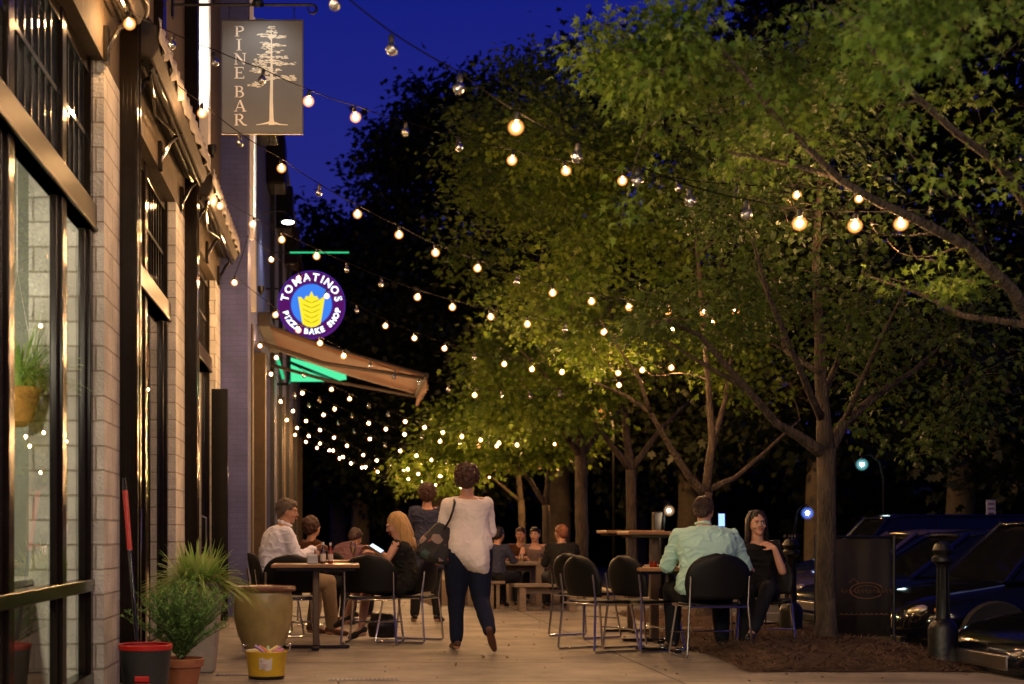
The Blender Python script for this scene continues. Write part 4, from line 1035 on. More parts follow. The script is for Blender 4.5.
# ------------------------------------------------------------------ pots and plants by the wall
M['redrim'] = mat('red_plastic', (.45,.015,.010), .4, var=.1)
M['greyplastic'] = mat('dark_grey_plastic', (.035,.036,.038), .45, var=.2)
M['terracotta'] = mat('terracotta', (.33,.12,.05), .7, var=.2, bump=.2)
M['ochre'] = mat('ochre_glaze', (.40,.32,.12), .28, var=.35, scale=3.5, bump=.1)
M['ochrerim'] = mat('brown_glaze', (.13,.05,.03), .3, var=.2)
M['palecon'] = mat('pale_concrete_pot', (.33,.29,.24), .8, var=.15, bump=.3)
M['yellow'] = mat('yellow_tin', (.75,.50,.03), .4, var=.06)
M['card'] = mat('white_card', (.7,.66,.6), .7)
M['spiky'] = leaf_mat('spiky_green', (.20,.42,.06), (.48,.58,.20), .3, 6.)
M['straw_leaf'] = leaf_mat('dry_leaf', (.42,.32,.16), (.25,.19,.08), .3, 6.)
M['rosemary'] = leaf_mat('rosemary_green', (.09,.22,.05), (.20,.36,.09), .25, 8.)
s = F/9.05; bk = empty('waste_bucket', (-1.27, 9.05, 0))
bd = MB().lathe([(.125,0),(.13,.01),(.160,.33),(.163,.335)], (0,0,0), 32, capt=False).build('body', M['greyplastic'], bk, smooth=True)
bd.modifiers.new('t', 'SOLIDIFY').thickness = .006
MB().lathe([(.161,.325),(.172,.325),(.174,.352),(.168,.358),(.160,.352)], (0,0,0), 32, capb=False, capt=False).build('rim', M['redrim'], bk, smooth=True)
MB().box(-.045, .045, -.165, -.14, .13, .165).box(-.05,.05,-.16,-.138,.10,.12).build('latch', M['redrim'], bk, bevel=.004)
MB().lathe([(.147,.18),(.150,.18),(.151,.19),(.149,.19)], (0,0,0), 32, capb=False, capt=False).build('band', M['frame'], bk)
tag(bk, 'dark grey plastic bucket with a red rim at the foot of the brick pier', 'bucket')
hb = empty('dust_pan', (-1.27, 9.1, .05))
h0 = P(137, 640, 9.12); h1 = P(124, 478, 9.3)
attach(MB().tube([h0, h0.lerp(h1, .55)], .013).build('pole', M['frame'], smooth=True), hb)
attach(MB().tube([h0.lerp(h1, .55), h0.lerp(h1, .92)], .017).build('grip', M['redrim'], smooth=True), hb)
attach(MB().tube([h0.lerp(h1, .92), h1], [.016,.010]).build('tip', M['frame'], smooth=True), hb)
attach(MB().prism([(-1.34,.06),(-1.20,.06),(-1.22,.28),(-1.26,.34),(-1.29,.34),(-1.325,.28)], 9.08, 9.13).build('pan', M['greyplastic'], bevel=.006), hb)
tag(hb, 'long black handle with a red grip standing up out of the dark bucket', 'dust pan')
def blades(n, r, h, m, name, parent, c=(0,0,0), wdt=.006, out=1., seed=1, up=1.):
    rs = random.Random(seed); vs = []; fs = []
    for _ in range(n):
        a = rs.uniform(0, 6.283); l = h*rs.uniform(.6, 1.15); o_ = rs.uniform(.15, 1)*out; rr = r*rs.random()
        p = Vector((c[0]+rr*math.cos(a), c[1]+rr*math.sin(a), c[2])); d = Vector((math.cos(a), math.sin(a), 0)); sd = Vector((-d.y, d.x, 0))
        base = len(vs); K = 6
        for k in range(K):
            t = k/(K-1); q = p+d*(l*o_*(t**1.3)*.85)+Vector((0,0,l*up*(t*(1.25-.55*o_)-.75*o_*t*t*1.05)))
            ww = wdt*(1-t**2*.95); vs += [q-sd*ww+Vector((0,0,.002)), q+sd*ww]
        for k in range(K-1): fs.append((base+2*k, base+2*k+1, base+2*k+3, base+2*k+2))
    return MB().add(vs, fs).build(name, m, parent)
# tall pale planter with spiky grass
Yp = 10.95; sp = empty('grass_planter', (-1.13, Yp, 0))
def sqpot(a, b, h, m, nm, parent, lip=.0):
    mb = MB(); vs = []
    for (r, z) in ((a, 0), (b, h), (b-.03, h), (b-.035, h-.06)):
        for (sx, sy) in ((-1,-1),(1,-1),(1,1),(-1,1)): vs.append((r*sx, r*sy, z))
    fs = [(3,2,1,0), (12,13,14,15)]
    for k in range(3):
        for i in range(4): j = (i+1) % 4; fs.append((k*4+i, k*4+j, k*4+4+j, k*4+4+i))
    return mb.add(vs, fs).build(nm, m, parent, bevel=.012)
sqpot(.125, .185, .70, M['palecon'], 'pot', sp)
blades(620, .15, .44, M['spiky'], 'foliage', sp, (0,0,.64), .012, 1.28, seed=2, up=.85)
blades(240, .17, .38, M['straw_leaf'], 'dry_foliage', sp, (0,0,.65), .007, 1.3, seed=3, up=.45)
tag(sp, 'tall pale square planter of bright spiky grass beside the wall', 'potted plant')
# rosemary in terracotta
ro = empty('herb_pot', (-1.10, 9.55, 0))
MB().lathe([(.10,0),(.135,.17),(.150,.17),(.155,.22),(.145,.225),(.135,.20)], (0,0,0), 28).build('pot', M['terracotta'], ro, smooth=True)
rs = random.Random(9); sm = MB(); LP = []; LD = []
for i in range(140):
    a = rs.uniform(0, 6.28); o_ = rs.uniform(.03, .36); h = rs.uniform(.34, .62)*(1-.75*o_)
    dx, dy = math.cos(a), math.sin(a)
    pts_ = [Vector((dx*.05*k/5+dx*o_*(k/5)**1.4, dy*.05*k/5+dy*o_*(k/5)**1.4, .18+h*(k/5)**.8)) for k in range(6)]
    sm.tube(pts_, [.004,.0035,.003,.0025,.002,.001], 4)
    for k in range(80):
        t = rs.uniform(.12, 1)*5; j = min(4, int(t)); q = pts_[j].lerp(pts_[j+1], t-j)
        LP.append(tuple(q)); aa = rs.uniform(0, 6.28); LD.append((math.cos(aa)*1.4, math.sin(aa)*1.4, 1.6))
sm.build('stem', M['bark'], ro)
lf = leaves_mesh('foliage', LP, LD, .036, LEAF_SIMPLE*np.array([.45,1]), M['rosemary'], droop=-.2); lf.parent = ro
tag(ro, 'bushy dark green herb in a terracotta pot between the bucket and the pale planter', 'potted plant')
# big ochre urn
ur = empty('glazed_urn', ((263-VX)*12.4/F, 12.4, 0))
MB().lathe([(.12,0),(.13,.005),(.165,.06),(.22,.18),(.255,.32),(.262,.42),(.255,.52),(.245,.56)], (0,0,0), 40, capt=False).build('body', M['ochre'], ur, smooth=True)
MB().lathe([(.247,.56),(.285,.565),(.29,.585),(.28,.605),(.245,.607),(.22,.59),(.21,.54)], (0,0,0), 40, capb=False).build('rim', M['ochrerim'], ur, smooth=True)
MB().lathe([(.209,.545),(.001,.56)], (0,0,0), 24, capb=False).build('soil', M['soil'], ur)
tag(ur, 'large round ochre glazed urn with a brown rim', 'urn')
# yellow chalk bucket
yb_ = F*CH/(678.5-VY); yk = empty('yellow_bucket', ((266.5-VX)*yb_/F, yb_, .009))
MB().lathe([(.128,0),(.130,.008),(.152,.185),(.155,.19)], (0,0,0), 32, capt=False).build('body', M['yellow'], yk, smooth=True).modifiers.new('t', 'SOLIDIFY').thickness = .003
MB().lathe([(.153,.186),(.158,.188),(.158,.194),(.153,.195)], (0,0,0), 32, capb=False, capt=False).build('rim', M['yellow'], yk, smooth=True)
MB().lathe([(.131,0.0),(.133,.0),(.134,.016),(.132,.016)], (0,0,0), 32, capb=False, capt=False).build('base_band', M['frame'], yk)
for sx in (-1, 1):
    MB().tube([(sx*.155,0,.18),(sx*.175,0,.20),(sx*.172,0,.225)], .006).ell((sx*.165,0,.235), (.022,.010,.010), 8, 6).build('handle', M['chrome'], yk, smooth=True)
# curved paper card on the front
vs = []; fs = []
for i in range(9):
    a = R(-108+i*4.6); 
    for z in (.065, .148):
        r_ = .1305+(.152-.1305)*z/.185+.003; vs.append((r_*math.cos(a), r_*math.sin(a), z+.008*math.sin(i*.9)))
for i in range(8): fs.append((2*i, 2*i+2, 2*i+3, 2*i+1))
MB().add(vs, fs).build('label_card', M['card'], yk)
mk = MB()
M['printpink'] = mat('faded_pink_print', (.6,.28,.25), .7); M['printgrey'] = mat('faded_grey_print', (.4,.36,.36), .7)
mk.ell((-.03,-.152,.13), (.008,.002,.008), 10, 6)
for (x_, z_, w_) in ((-.005,.105,.03),(.0,.092,.024),(-.012,.08,.02)): mk.box(x_-w_/2, x_+w_/2, -.1515, -.148, z_, z_+.004)
mk.build('print', M['printpink'], yk)
MB().box(-.1275,.1275,-.001,.001,.0,.001).build('base', M['yellow'], yk)
MB().lathe([(.148,.150),(.001,.165)], (0,0,0), 24, capb=False).build('filling', M['card'], yk)
tag(yk, 'small yellow bucket full of chalk on the pavement, with a white card on its front', 'bucket')
ch_cols = {'pink':(.75,.32,.42), 'lilac':(.48,.32,.62), 'pale yellow':(.78,.66,.28), 'white':(.75,.73,.7), 'orange':(.75,.33,.14), 'pale green':(.4,.62,.38)}
for i, (cn, (x_, y_, a, e_, el)) in enumerate([('lilac',(-.045,-.07,2.6,.5,0)), ('pale yellow',(.05,-.06,.6,.45,0)), ('pink',(.085,-.05,-.1,.12,0)), ('orange',(-.005,-.08,2.1,.3,0)), ('white',(-.10,-.03,.2,.1,0)), ('pale green',(.01,.0,1.6,.3,0)), ('white',(-.07,.04,.9,.15,0)), ('pink',(-.03,.03,2.2,.3,0)), ('pale yellow',(-.09,-.065,.05,.05,0)), ('lilac',(.06,.02,.3,.3,0))]):
    mk_ = M.get(cn) or mat('chalk_'+cn.replace(' ', '_'), ch_cols[cn], .9, var=.05); M[cn] = mk_
    d = Vector((math.cos(a)*math.cos(e_), math.sin(a)*math.cos(e_), math.sin(e_))); c_ = Vector((yk.location.x+x_, yb_+y_, .205+e_*.03))
    o_ = MB().tube([c_-d*.045, c_+d*.045], .012, 10).build('chalk_stick', mk_, smooth=True)
    where = ['leaning up at the left of the heap', 'tilted up in the middle', 'lying flat at the right rim', 'front centre', 'at the left rim', 'standing at the back', 'at the back left', 'behind the middle', 'flat beside the left rim', 'at the back right'][i]
    tag(o_, f'thick {cn} chalk stick in the yellow bucket, {where}', 'chalk', 'chalk sticks in the yellow bucket')

# ------------------------------------------------------------------ things inside the shop window
M['orangecloth'] = mat('orange_basket', (.50,.24,.05), .8, var=.3, scale=9, bump=.4)
hp = empty('hanging_plant', (-2.12, 9.2, 1.75))
MB().lathe([(.05,0),(.10,.03),(.13,.14),(.15,.22),(.155,.25)], (0,0,0), 20).build('basket', M['orangecloth'], hp, smooth=True)
blades(160, .1, .55, M['spiky'], 'foliage', hp, (0,0,.22), .011, seed=6)
MB().tube([(-.14,0,.24),(0,0,1.0),(.14,0,.24)], .005).tube([(0,0,1.0),(0,0,2.6)], .005).build('hanger', M['card'], hp)
tag(hp, 'spiky green plant in an orange basket hanging behind the shop window', 'hanging plant')
M['warmshade'] = emis('pendant_glow', (1,.80,.50), 26)
for i, (x, y, z, lb) in enumerate(((-2.6, 8.6, 3.0, 'white pendant lamp inside the shop nearest the glass'), (-3.6, 9.8, 2.9, 'white pendant lamp deep inside the shop'), (-2.8, 5.5, 3.0, 'pendant lamp inside the shop toward the viewer'), (-2.7, 14.0, 3.0, 'pendant lamp inside the second shop bay'), (-2.3, 2.6, 2.7, 'pendant lamp inside the shop bay beside the viewer'), (-2.3, 4.1, 2.7, 'pendant lamp inside the shop between the two nearest bays'))):
    pn = empty('pendant_lamp', (x, y, z))
    MB().lathe([(.16,0),(.15,.05),(.06,.12),(.02,.16)], (0,0,0), 20, capb=False).build('shade', M['trimwhite'], pn, smooth=True)
    MB().ell((0,0,.0), .05, 12, 8).build('bulb', M['warmshade'], pn, smooth=True)
    MB().tube([(0,0,.15),(0,0,1.4)], .004).build('cable', M['cord'], pn)
    tag(pn, lb, 'lamp')
    lamp('POINT', 'pendant_light', (x, y, z-.12), (60, 60, 220, 6, 620, 620)[i], (1,.84,.62), .07)
ct = empty('shop_counter', (-2.35, 8.4, 0))
MB().box(-.35,.25,-1.6,1.5,0,.72).build('cabinet', M['greywood'], ct, bevel=.01); MB().box(-.38,.28,-1.65,1.55,.72,.76).build('counter_top', M['trimwhite'], ct, bevel=.006)
tag(ct, 'low counter with a white top behind the shop glass', 'counter')
for (x, y, r_, m_, sd, lb) in ((-2.28, 9.0, .07, 'terracotta', 4, 'small potted fern on the shop counter near the far frame'), (-2.3, 8.2, .08, 'card', 5, 'white bowl of greenery on the shop counter')):
    q = empty('counter_plant', (x, y, .76)); MB().lathe([(r_*.7,0),(r_,.1),(r_*1.05,.11)], (0,0,0), 18).build('pot', M[m_], q, smooth=True)
    blades(90, .05, .26, M['spiky'], 'foliage', q, (0,0,.09), .008, seed=sd); tag(q, lb, 'potted plant')

# ------------------------------------------------------------------ furniture
def make_chair(name, label, loc, rz, group='black cafe chairs with chrome sled legs', s=1.):
    r = empty(name, (loc[0], loc[1], 0), rz)
    # seat pan: curved rounded slab
    def shell(nu, nv, fn, th, nm):
        vs = []; fs = []
        for j in range(nv+1):
            for i in range(nu+1): vs.append(fn(i/nu*2-1, j/nv))
        for j in range(nv):
            for i in range(nu): a = j*(nu+1)+i; fs.append((a, a+1, a+nu+2, a+nu+1))
        o = MB().add(vs, fs).build(nm, M['blackplastic'], r, smooth=True, sharp=180)
        m_ = o.modifiers.new('thick', 'SOLIDIFY'); m_.thickness = th; m_.offset = 0; return o
    def seat(u, v):
        hw = .225*(1-.18*(2*v-1)**4)*s; y = -.22+.46*v
        return (u*hw*math.sqrt(max(0, 1-.12*abs(2*v-1)**6)), y, .455-.02*(1-u*u)*(1-abs(v-.4))-.03*max(0, v-.8)*5*.5)
    def back(u, v):
        # domed top
        hw = .265*s*(math.sqrt(max(0., 1-max(0, (v-.25)/.75)**3.2)))*(.90+.10*min(1, v*3))
        hw = max(hw, .03)
        return (u*hw, -.225-.07*v+.055*u*u, .50+.36*v*s)
    shell(10, 8, seat, .022, 'seat'); shell(12, 12, back, .018, 'backrest')
    for sx in (-1, 1):
        x1 = sx*.235*s; x2 = sx*.265*s
        pts_ = [(x1, -.265, .70), (x1, -.235, .46), (x2, -.27, .03), (x2, -.255, .012), (x2, .22, .012), (x2, .235, .03), (x1*.96, .17, .43), (x1*.9, .10, .437), (x1*.9, -.20, .44)]
        MB().tube(pts_, .0105, 8).build('side_frame', M['chrome'], r, smooth=True)
    MB().tube([(-.262*s, .21, .20), (.262*s, .21, .20)], .007).tube([(-.225*s, .0, .432), (.225*s, .0, .432)], .009).tube([(-.24*s, -.235, .435), (.24*s, -.235, .435)], .009).build('stretcher', M['chrome'], r, smooth=True)
    return tag(r, label, 'chair', group)
def g_at(px, Y): return ((px-VX)*Y/F, Y)
make_chair('cafe_chair', 'empty black cafe chair at the near side of the wooden table, left of its post', g_at(289, 13.75), R(6))
make_chair('cafe_chair', 'black cafe chair the man in the white shirt sits on', g_at(276, 14.75), R(-75))
make_chair('cafe_chair', 'empty black cafe chair between the wooden table and the blonde woman', g_at(373, 13.75), R(-10))
make_chair('cafe_chair', 'black cafe chair the blonde woman sits on', g_at(408, 14.0), R(66))
make_chair('cafe_chair', 'black cafe chair the man in the pale green shirt sits on', g_at(710, 12.35), R(4), s=1.08)
make_chair('cafe_chair', 'black cafe chair the woman in black sits on', g_at(765, 13.1), R(165))
make_chair('cafe_chair', 'empty black cafe chair left of the high table post, its side legs lit', g_at(600, 12.9), R(-62))
make_chair('cafe_chair', 'empty black cafe chair standing farthest left behind the right-hand group', g_at(586, 14.6), R(-58))
make_chair('cafe_chair', 'empty black cafe chair half under the low table of the man in green', g_at(645, 12.95), R(-62))
M['postbrown'] = mat('brown_metal_post', (.13,.09,.06), .35, .5, var=.2)
def make_table(nm, label, px, Y, h, w_, d_, post=.03, top='wood', group=None, basew=.62, dx=0):
    x = (px-VX)*Y/F; r = empty(nm, (x, Y, 0))
    MB().box(-w_/2, w_/2, -d_/2, d_/2, h-.032, h).build('tabletop', M[top], r, bevel=.006)
    MB().box(-w_/2+.04, w_/2-.04, -d_/2+.04, d_/2-.04, h-.06, h-.0325).build('apron', M['frame'], r)
    MB().box(-post, post, -post, post, .03, h-.06).build('post', M['postbrown'], r, bevel=.008)
    MB().box(-basew/2, basew/2, -.035, .035, .004, .03).box(-.035, .035, -basew/2, -.0355, .004, .03).box(-.035, .035, .0355, basew/2, .004, .03).build('base', M['frame'], r, bevel=.008)
    return tag(r, label, 'table', group)
make_table('cafe_table', 'small wooden table with bottles, between the white-shirted man and the blonde woman', 316, 13.15, .785, .80, .68)
make_table('cafe_table', 'low wooden table beside the man in the pale green shirt', 670, 12.9, .76, .70, .70)
make_table('high_table', 'bar-height wooden table on the thin post at the left', 630, 15.4, 1.10, .62, .6, basew=.55)
make_table('high_table', 'bar-height wooden table on the wide steel post, nearer the man in pale green', 654, 14.0, 1.085, .62, .6, .042)
# bottles and glasses
M['amber'] = mat('amber_glass', (.05,.015,.006), .12, spec=.8)
M['ketch'] = mat('red_sauce', (.22,.02,.01), .25)
M['whitecap'] = mat('white_cap', (.75,.73,.7), .4)
M['labelw'] = mat('paper_label', (.65,.60,.55), .6)
M['wine'] = mat('pale_wine', (.75,.52,.26), .2, var=.05)
tz_ = .785
def bottle(px, Y, h, r_, m_, label, cap='whitecap', lab=True):
    x = (px-VX)*Y/F; o = empty('sauce_bottle', (x, Y, tz_))
    MB().lathe([(r_*.92,0),(r_,.006),(r_,h*.55),(r_*.45,h*.74),(r_*.4,h*.86)], (0,0,0), 20).build('body', M[m_], o, smooth=True)
    MB().lathe([(r_*.5,h*.86),(r_*.52,h*.865),(r_*.48,h),(r_*.2,h*1.0)], (0,0,0), 16).build('cap', M[cap], o, smooth=True)
    if lab: MB().lathe([(r_*1.02,h*.12),(r_*1.03,h*.13),(r_*1.03,h*.45),(r_*1.02,h*.46)], (0,0,0), 20, capb=False, capt=False).build('paper_label', M['labelw'], o, smooth=True)
    tag(o, label, 'bottle', 'bottles on the wooden table')
bottle(323, 13.1, .20, .026, 'amber', 'brown bottle with a white cap at the middle of the wooden table')
bottle(330.5, 13.2, .195, .024, 'ketch', 'dark red bottle with a white cap, right of the brown one')
def tumbler(px, Y, h, r_, label, z=None, liquid=None):
    x = (px-VX)*Y/F; o = empty('drinking_glass', (x, Y, tz_ if z is None else z))
    g_ = MB().lathe([(r_*.8,0),(r_*.82,.004),(r_,h)], (0,0,0), 18, capt=False).build('tumbler', M['clear'], o, smooth=True)
    MB().lathe([(r_*.76,.008),(r_*.9,h*.55)], (0,0,0), 18).build('drink', M['wine'] if liquid is None else M[liquid], o, smooth=True)
    tag(o, label, 'glass', 'glasses on the tables')
tumbler(317.5, 13.15, .13, .032, 'clear water glass just left of the brown bottle', liquid='clear')
o = MB().box(-.05,.05,-.03,.03,0,.075).build('napkin_holder', M['steel'], bevel=.006); o.location = ((312.5-VX)*13.05/F, 13.05, tz_); MB().box(-.044,.044,-.02,.02,.01,.088).build('napkins', M['whitecap'], o); tag(o, 'small metal napkin holder left of the bottles on the wooden table', 'napkin holder')
def flute(px, Y, label, z=None):
    x = (px-VX)*Y/F; o = empty('champagne_flute', (x, Y, tz_ if z is None else z))
    MB().lathe([(.030,0),(.030,.003),(.005,.008),(.004,.075),(.012,.09),(.024,.12),(.027,.16),(.024,.205)], (0,0,0), 20, capt=False).build('bowl', M['clear'], o, smooth=True)
    MB().lathe([(.003,.086),(.021,.118),(.0245,.16)], (0,0,0), 18).build('drink', M['wine'], o, smooth=True)
    tag(o, label, 'glass')
flute(353, 13.1, 'tall flute of pale wine on the right end of the wooden table')
o = MB().lathe([(.03,0),(.033,.004),(.036,.05)], (0,0,0), 18, capt=False).build('candle_cup', M['ketch'], smooth=True); o.location = ((652-VX)*12.9/F, 12.85, .76)
MB().lathe([(.03,.005),(.03,.03)], (0,0,0), 14).build('wax', M['whitecap'], o); tag(o, 'small red candle cup on the low table beside the man in pale green', 'candle cup')
o = MB().lathe([(.10,0),(.12,.012),(.125,.016)], (0,0,0), 24).build('plate', M['whitecap'], smooth=True); o.location = ((660-VX)*12.9/F, 13.0, .76); tag(o, 'white plate on the low table beside the man in pale green', 'plate')
# phone held / lying lit on the table edge: built with the people
# picnic table and bench
def slab_table(nm, label, px0, px1, Y, h, d_, cat, leg=.09, m_='greywood'):
    x0_, x1_ = (px0-VX)*Y/F, (px1-VX)*Y/F; w_ = x1_-x0_; r = empty(nm, ((x0_+x1_)/2, Y, 0))
    t = MB(); nb = max(2, int(d_/.14))
    for k in range(nb): t.box(-w_/2, w_/2, -d_/2+k*d_/nb+.004, -d_/2+(k+1)*d_/nb-.004, h-.045, h)
    t.build('top' if cat == 'table' else 'seat', M[m_], r, bevel=.006)
    for sx in (-1, 1):
        for sy in (-1, 1): MB().box(sx*(w_/2-.12)-leg/2, sx*(w_/2-.12)+leg/2, sy*(d_/2-.06)-leg/2*.8, sy*(d_/2-.06)+leg/2*.8, 0, h-.046).build('leg', M[m_], r, bevel=.006)
    MB().box(-w_/2+.17, w_/2-.17, -.03, .03, h-.14, h-.05).build('rail', M[m_], r)
    return tag(r, label, cat)
slab_table('picnic_table', 'weathered plank picnic table behind the walking woman', 462, 545, 21.2, .65, .75, 'table', .12)
slab_table('bench', 'weathered plank bench in front of the picnic table', 513, 580, 19.6, .38, .32, 'bench')
for (px, lb) in ((503, 'small drinking glass at the left of the picnic table'), (522, 'small drinking glass in the middle of the picnic table'), (540, 'small drinking glass at the right end of the picnic table')):
    tumbler(px, 21.1, .12, .035, lb, z=.65)

# scattered bits of leaf litter on the pavement
M['litter'] = leaf_mat('dry_litter', (.12,.07,.03), (.25,.17,.08), .1, 9.)
LPn = [(rng.uniform(-1.5, 4.8), rng.uniform(9.5, 24)**1.0, .006) for _ in range(420)]
tag(leaves_mesh('leaf_litter', LPn, [(rng.normal(), rng.normal(), .12) for _ in LPn], .035, LEAF_SIMPLE, M['litter'], droop=-.1), 'small dry leaf scraps scattered over the pavement', 'leaf litter', kind='stuff')
# ------------------------------------------------------------------ barrier, bollards, parking sign
M['banner'] = mat('dark_banner_cloth', (.022,.018,.014), .8, var=.2, bump=.2)
M['bannerink'] = mat('banner_brown_ink', (.15,.075,.03), .7)
bn = empty('cafe_barrier', (4.85, 13.55, 0))
by = 13.6; bx0 = (836-VX)*by/F; bx1 = (894-VX)*by/F; bxl = (816-VX)*by/F
zt2 = CH+(VY-537)*by/F
vs = []; fs = []
for i in range(21):
    for j in range(2): vs.append((bxl+.03+(bx1-bxl-.06)*i/20, by+.012*math.sin(i*.8), .08+(zt2-.1)*j))
for i in range(20): fs.append((2*i, 2*i+2, 2*i+3, 2*i+1))
o = MB().add(vs, fs).build('banner', M['banner'], smooth=True); o.modifiers.new('t', 'SOLIDIFY').thickness = .006; attach(o, bn)
fr = MB().tube([(bxl, by, .02), (bxl, by, zt2+.02)], .018).tube([(bx1, by, .02), (bx1, by, zt2+.02)], .018).tube([(bxl, by, zt2), (bx1, by, zt2)], .012).box(bxl-.12, bxl+.12, by-.1, by+.1, 0, .02).box(bx1-.12, bx1+.12, by-.1, by+.1, 0, .02)
attach(fr.build('frame', M['iron'], smooth=True), bn)
lg = MB(); bz = lambda px, py: ((px-VX)*by/F, CH+(VY-py)*by/F)
cxx, czz = 866, 590.5
for (rx, ry, a0, a1, w_) in ((17, 8, 20, 330, .010), (12, 5, -30, 200, .006)):
    stroke_poly(lg, [bz(cxx+rx*math.cos(R(a0+(a1-a0)*i/18)), czz-ry*math.sin(R(a0+(a1-a0)*i/18))) for i in range(19)], w_, by-.02, .004)
for i, x in enumerate(range(840, 890, 4)):
    stroke_poly(lg, [bz(x, 592+1.5*math.sin(i*2)), bz(x+1.5, 589), bz(x+3, 593)], .006, by-.021, .004)
for i, x in enumerate(range(839, 888, 5)):
    stroke_poly(lg, [bz(x, 615), bz(x+1.6, 613.2), bz(x+3.6, 615)], .008, by-.021, .004)
stroke_poly(lg, [bz(848, 583), bz(853, 578.5), bz(858, 583)], .008, by-.021, .004)
attach(lg.build('logo', M['bannerink']), bn)
tag(bn, 'dark cloth barrier with a faint brown oval logo behind the near trunk', 'barrier')
def bollard(px, Y, h, label, crown=False):
    x = (px-VX)*Y/F; r = empty('iron_bollard', (x, Y, 0))
    MB().lathe([(.125,0),(.13,.02),(.12,.06),(.11,.10),(.115,.30),(.10,.34),(.085,.36),(.06,.38)], (0,0,0), 20).build('base', M['iron'], r, smooth=True)
    sh = MB().lathe([(.055,.37),(.05,.42),(.045,h*.80),(.06,h*.82)], (0,0,0), 16)
    for k in range(8): a = k*math.pi/4; sh.tube([(.05*math.cos(a), .05*math.sin(a), .40), (.044*math.cos(a), .044*math.sin(a), h*.79)], .008, 5)
    sh.build('shaft', M['iron'], r, smooth=True)
    c = MB().lathe([(.06,h*.82),(.085,h*.84),(.085,h*.87),(.06,h*.89),(.08,h*.93),(.06,h*.98),(.02,h)], (0,0,0), 16)
    if crown:
        for k in range(6): a = k*math.pi/3; c.ell((.06*math.cos(a), .06*math.sin(a), h+.01), (.014,.014,.025), 8, 6)
    c.build('cap', M['iron'], r, smooth=True)
    return tag(r, label, 'bollard', 'black iron bollards by the kerb')
bollard(943, 11.35, 1.0, 'black iron bollard by the kerb between the barrier and the headlight')
bollard(791, 14.1, 1.02, 'black iron bollard with a crown top right of the woman in black', True)
bollard(1118, 9.8, 1.0, 'black iron bollard out past the right edge')
fn = empty('iron_railing', (4.3, 14.5, 0))
fb = MB().tube([(3.85, 14.5, .95), (4.6, 14.5, .95)], .012).tube([(3.85, 14.5, .15), (4.6, 14.5, .15)], .012)
attach(fb.build('rail', M['iron']), fn)
fb = MB()
for k in range(6): fb.tube([(3.87+k*.14, 14.5, 0), (3.87+k*.14, 14.5, 1.0)], .008)
attach(fb.build('bars', M['iron']), fn)
tag(fn, 'short black iron railing behind the woman in black', 'railing')
psn = empty('parking_sign', ((990.5-VX)*30/F, 30, -.35)); a, b_ = P(986, 517, 30), P(995, 500, 30)
attach(MB().tube([(psn.location.x, 30.02, -.35), (psn.location.x, 30.02, b_.z)], .025).build('post', M['steel']), psn)
M['signface'] = mat('parking_sign_face', (.62,.60,.62), .5)
attach(MB().box(a.x, b_.x, 29.97, 29.99, a.z, b_.z).build('plate', M['signface'], bevel=.004), psn)
st_ = MB()
for k in range(3): st_.box(a.x+.03, b_.x-.03, 29.962, 29.968, a.z+.06+k*.1, a.z+.09+k*.1)
attach(st_.build('print', M['ketch']), psn)
tag(psn, 'small pale parking sign on a thin post beyond the cars', 'sign')
#PART3
# ------------------------------------------------------------------ people
def skin_mat(name, c):
    m = mat(name, c, .5, var=.08, scale=12); b = m.node_tree.nodes['Principled BSDF']
    b.inputs['Subsurface Weight'].default_value = .08; b.inputs['Subsurface Radius'].default_value = (.02,.008,.004); return m
skin_mat('skin_fair', (.58,.32,.22)); skin_mat('skin_tan', (.42,.22,.14)); skin_mat('skin_warm', (.50,.26,.17))
M['hair_dark'] = mat('dark_brown_hair', (.035,.015,.009), .45, var=.4, scale=20, bump=.6, bscale=60)
M['hair_black'] = mat('black_hair', (.012,.008,.007), .4, var=.4, scale=20, bump=.5, bscale=60)
M['hair_auburn'] = mat('auburn_hair', (.05,.018,.010), .5, var=.5, scale=18, bump=.8, bscale=50)
M['hair_grey'] = mat('greying_brown_hair', (.10,.075,.055), .55, var=.45, scale=25, bump=.7, bscale=70)
M['hair_blonde'] = mat('blonde_hair', (.52,.33,.13), .38, var=.35, scale=14, bump=.3, stretch=(4,4,.5))
M['hair_red'] = mat('reddish_hair', (.2,.07,.035), .5, var=.4, scale=18, bump=.6)
def cloth(name, c, var=.1, rough=.85, bs=18, bump=.25): return mat(name, c, rough, var=var, scale=5, bump=bump, bscale=bs, spec=.25)
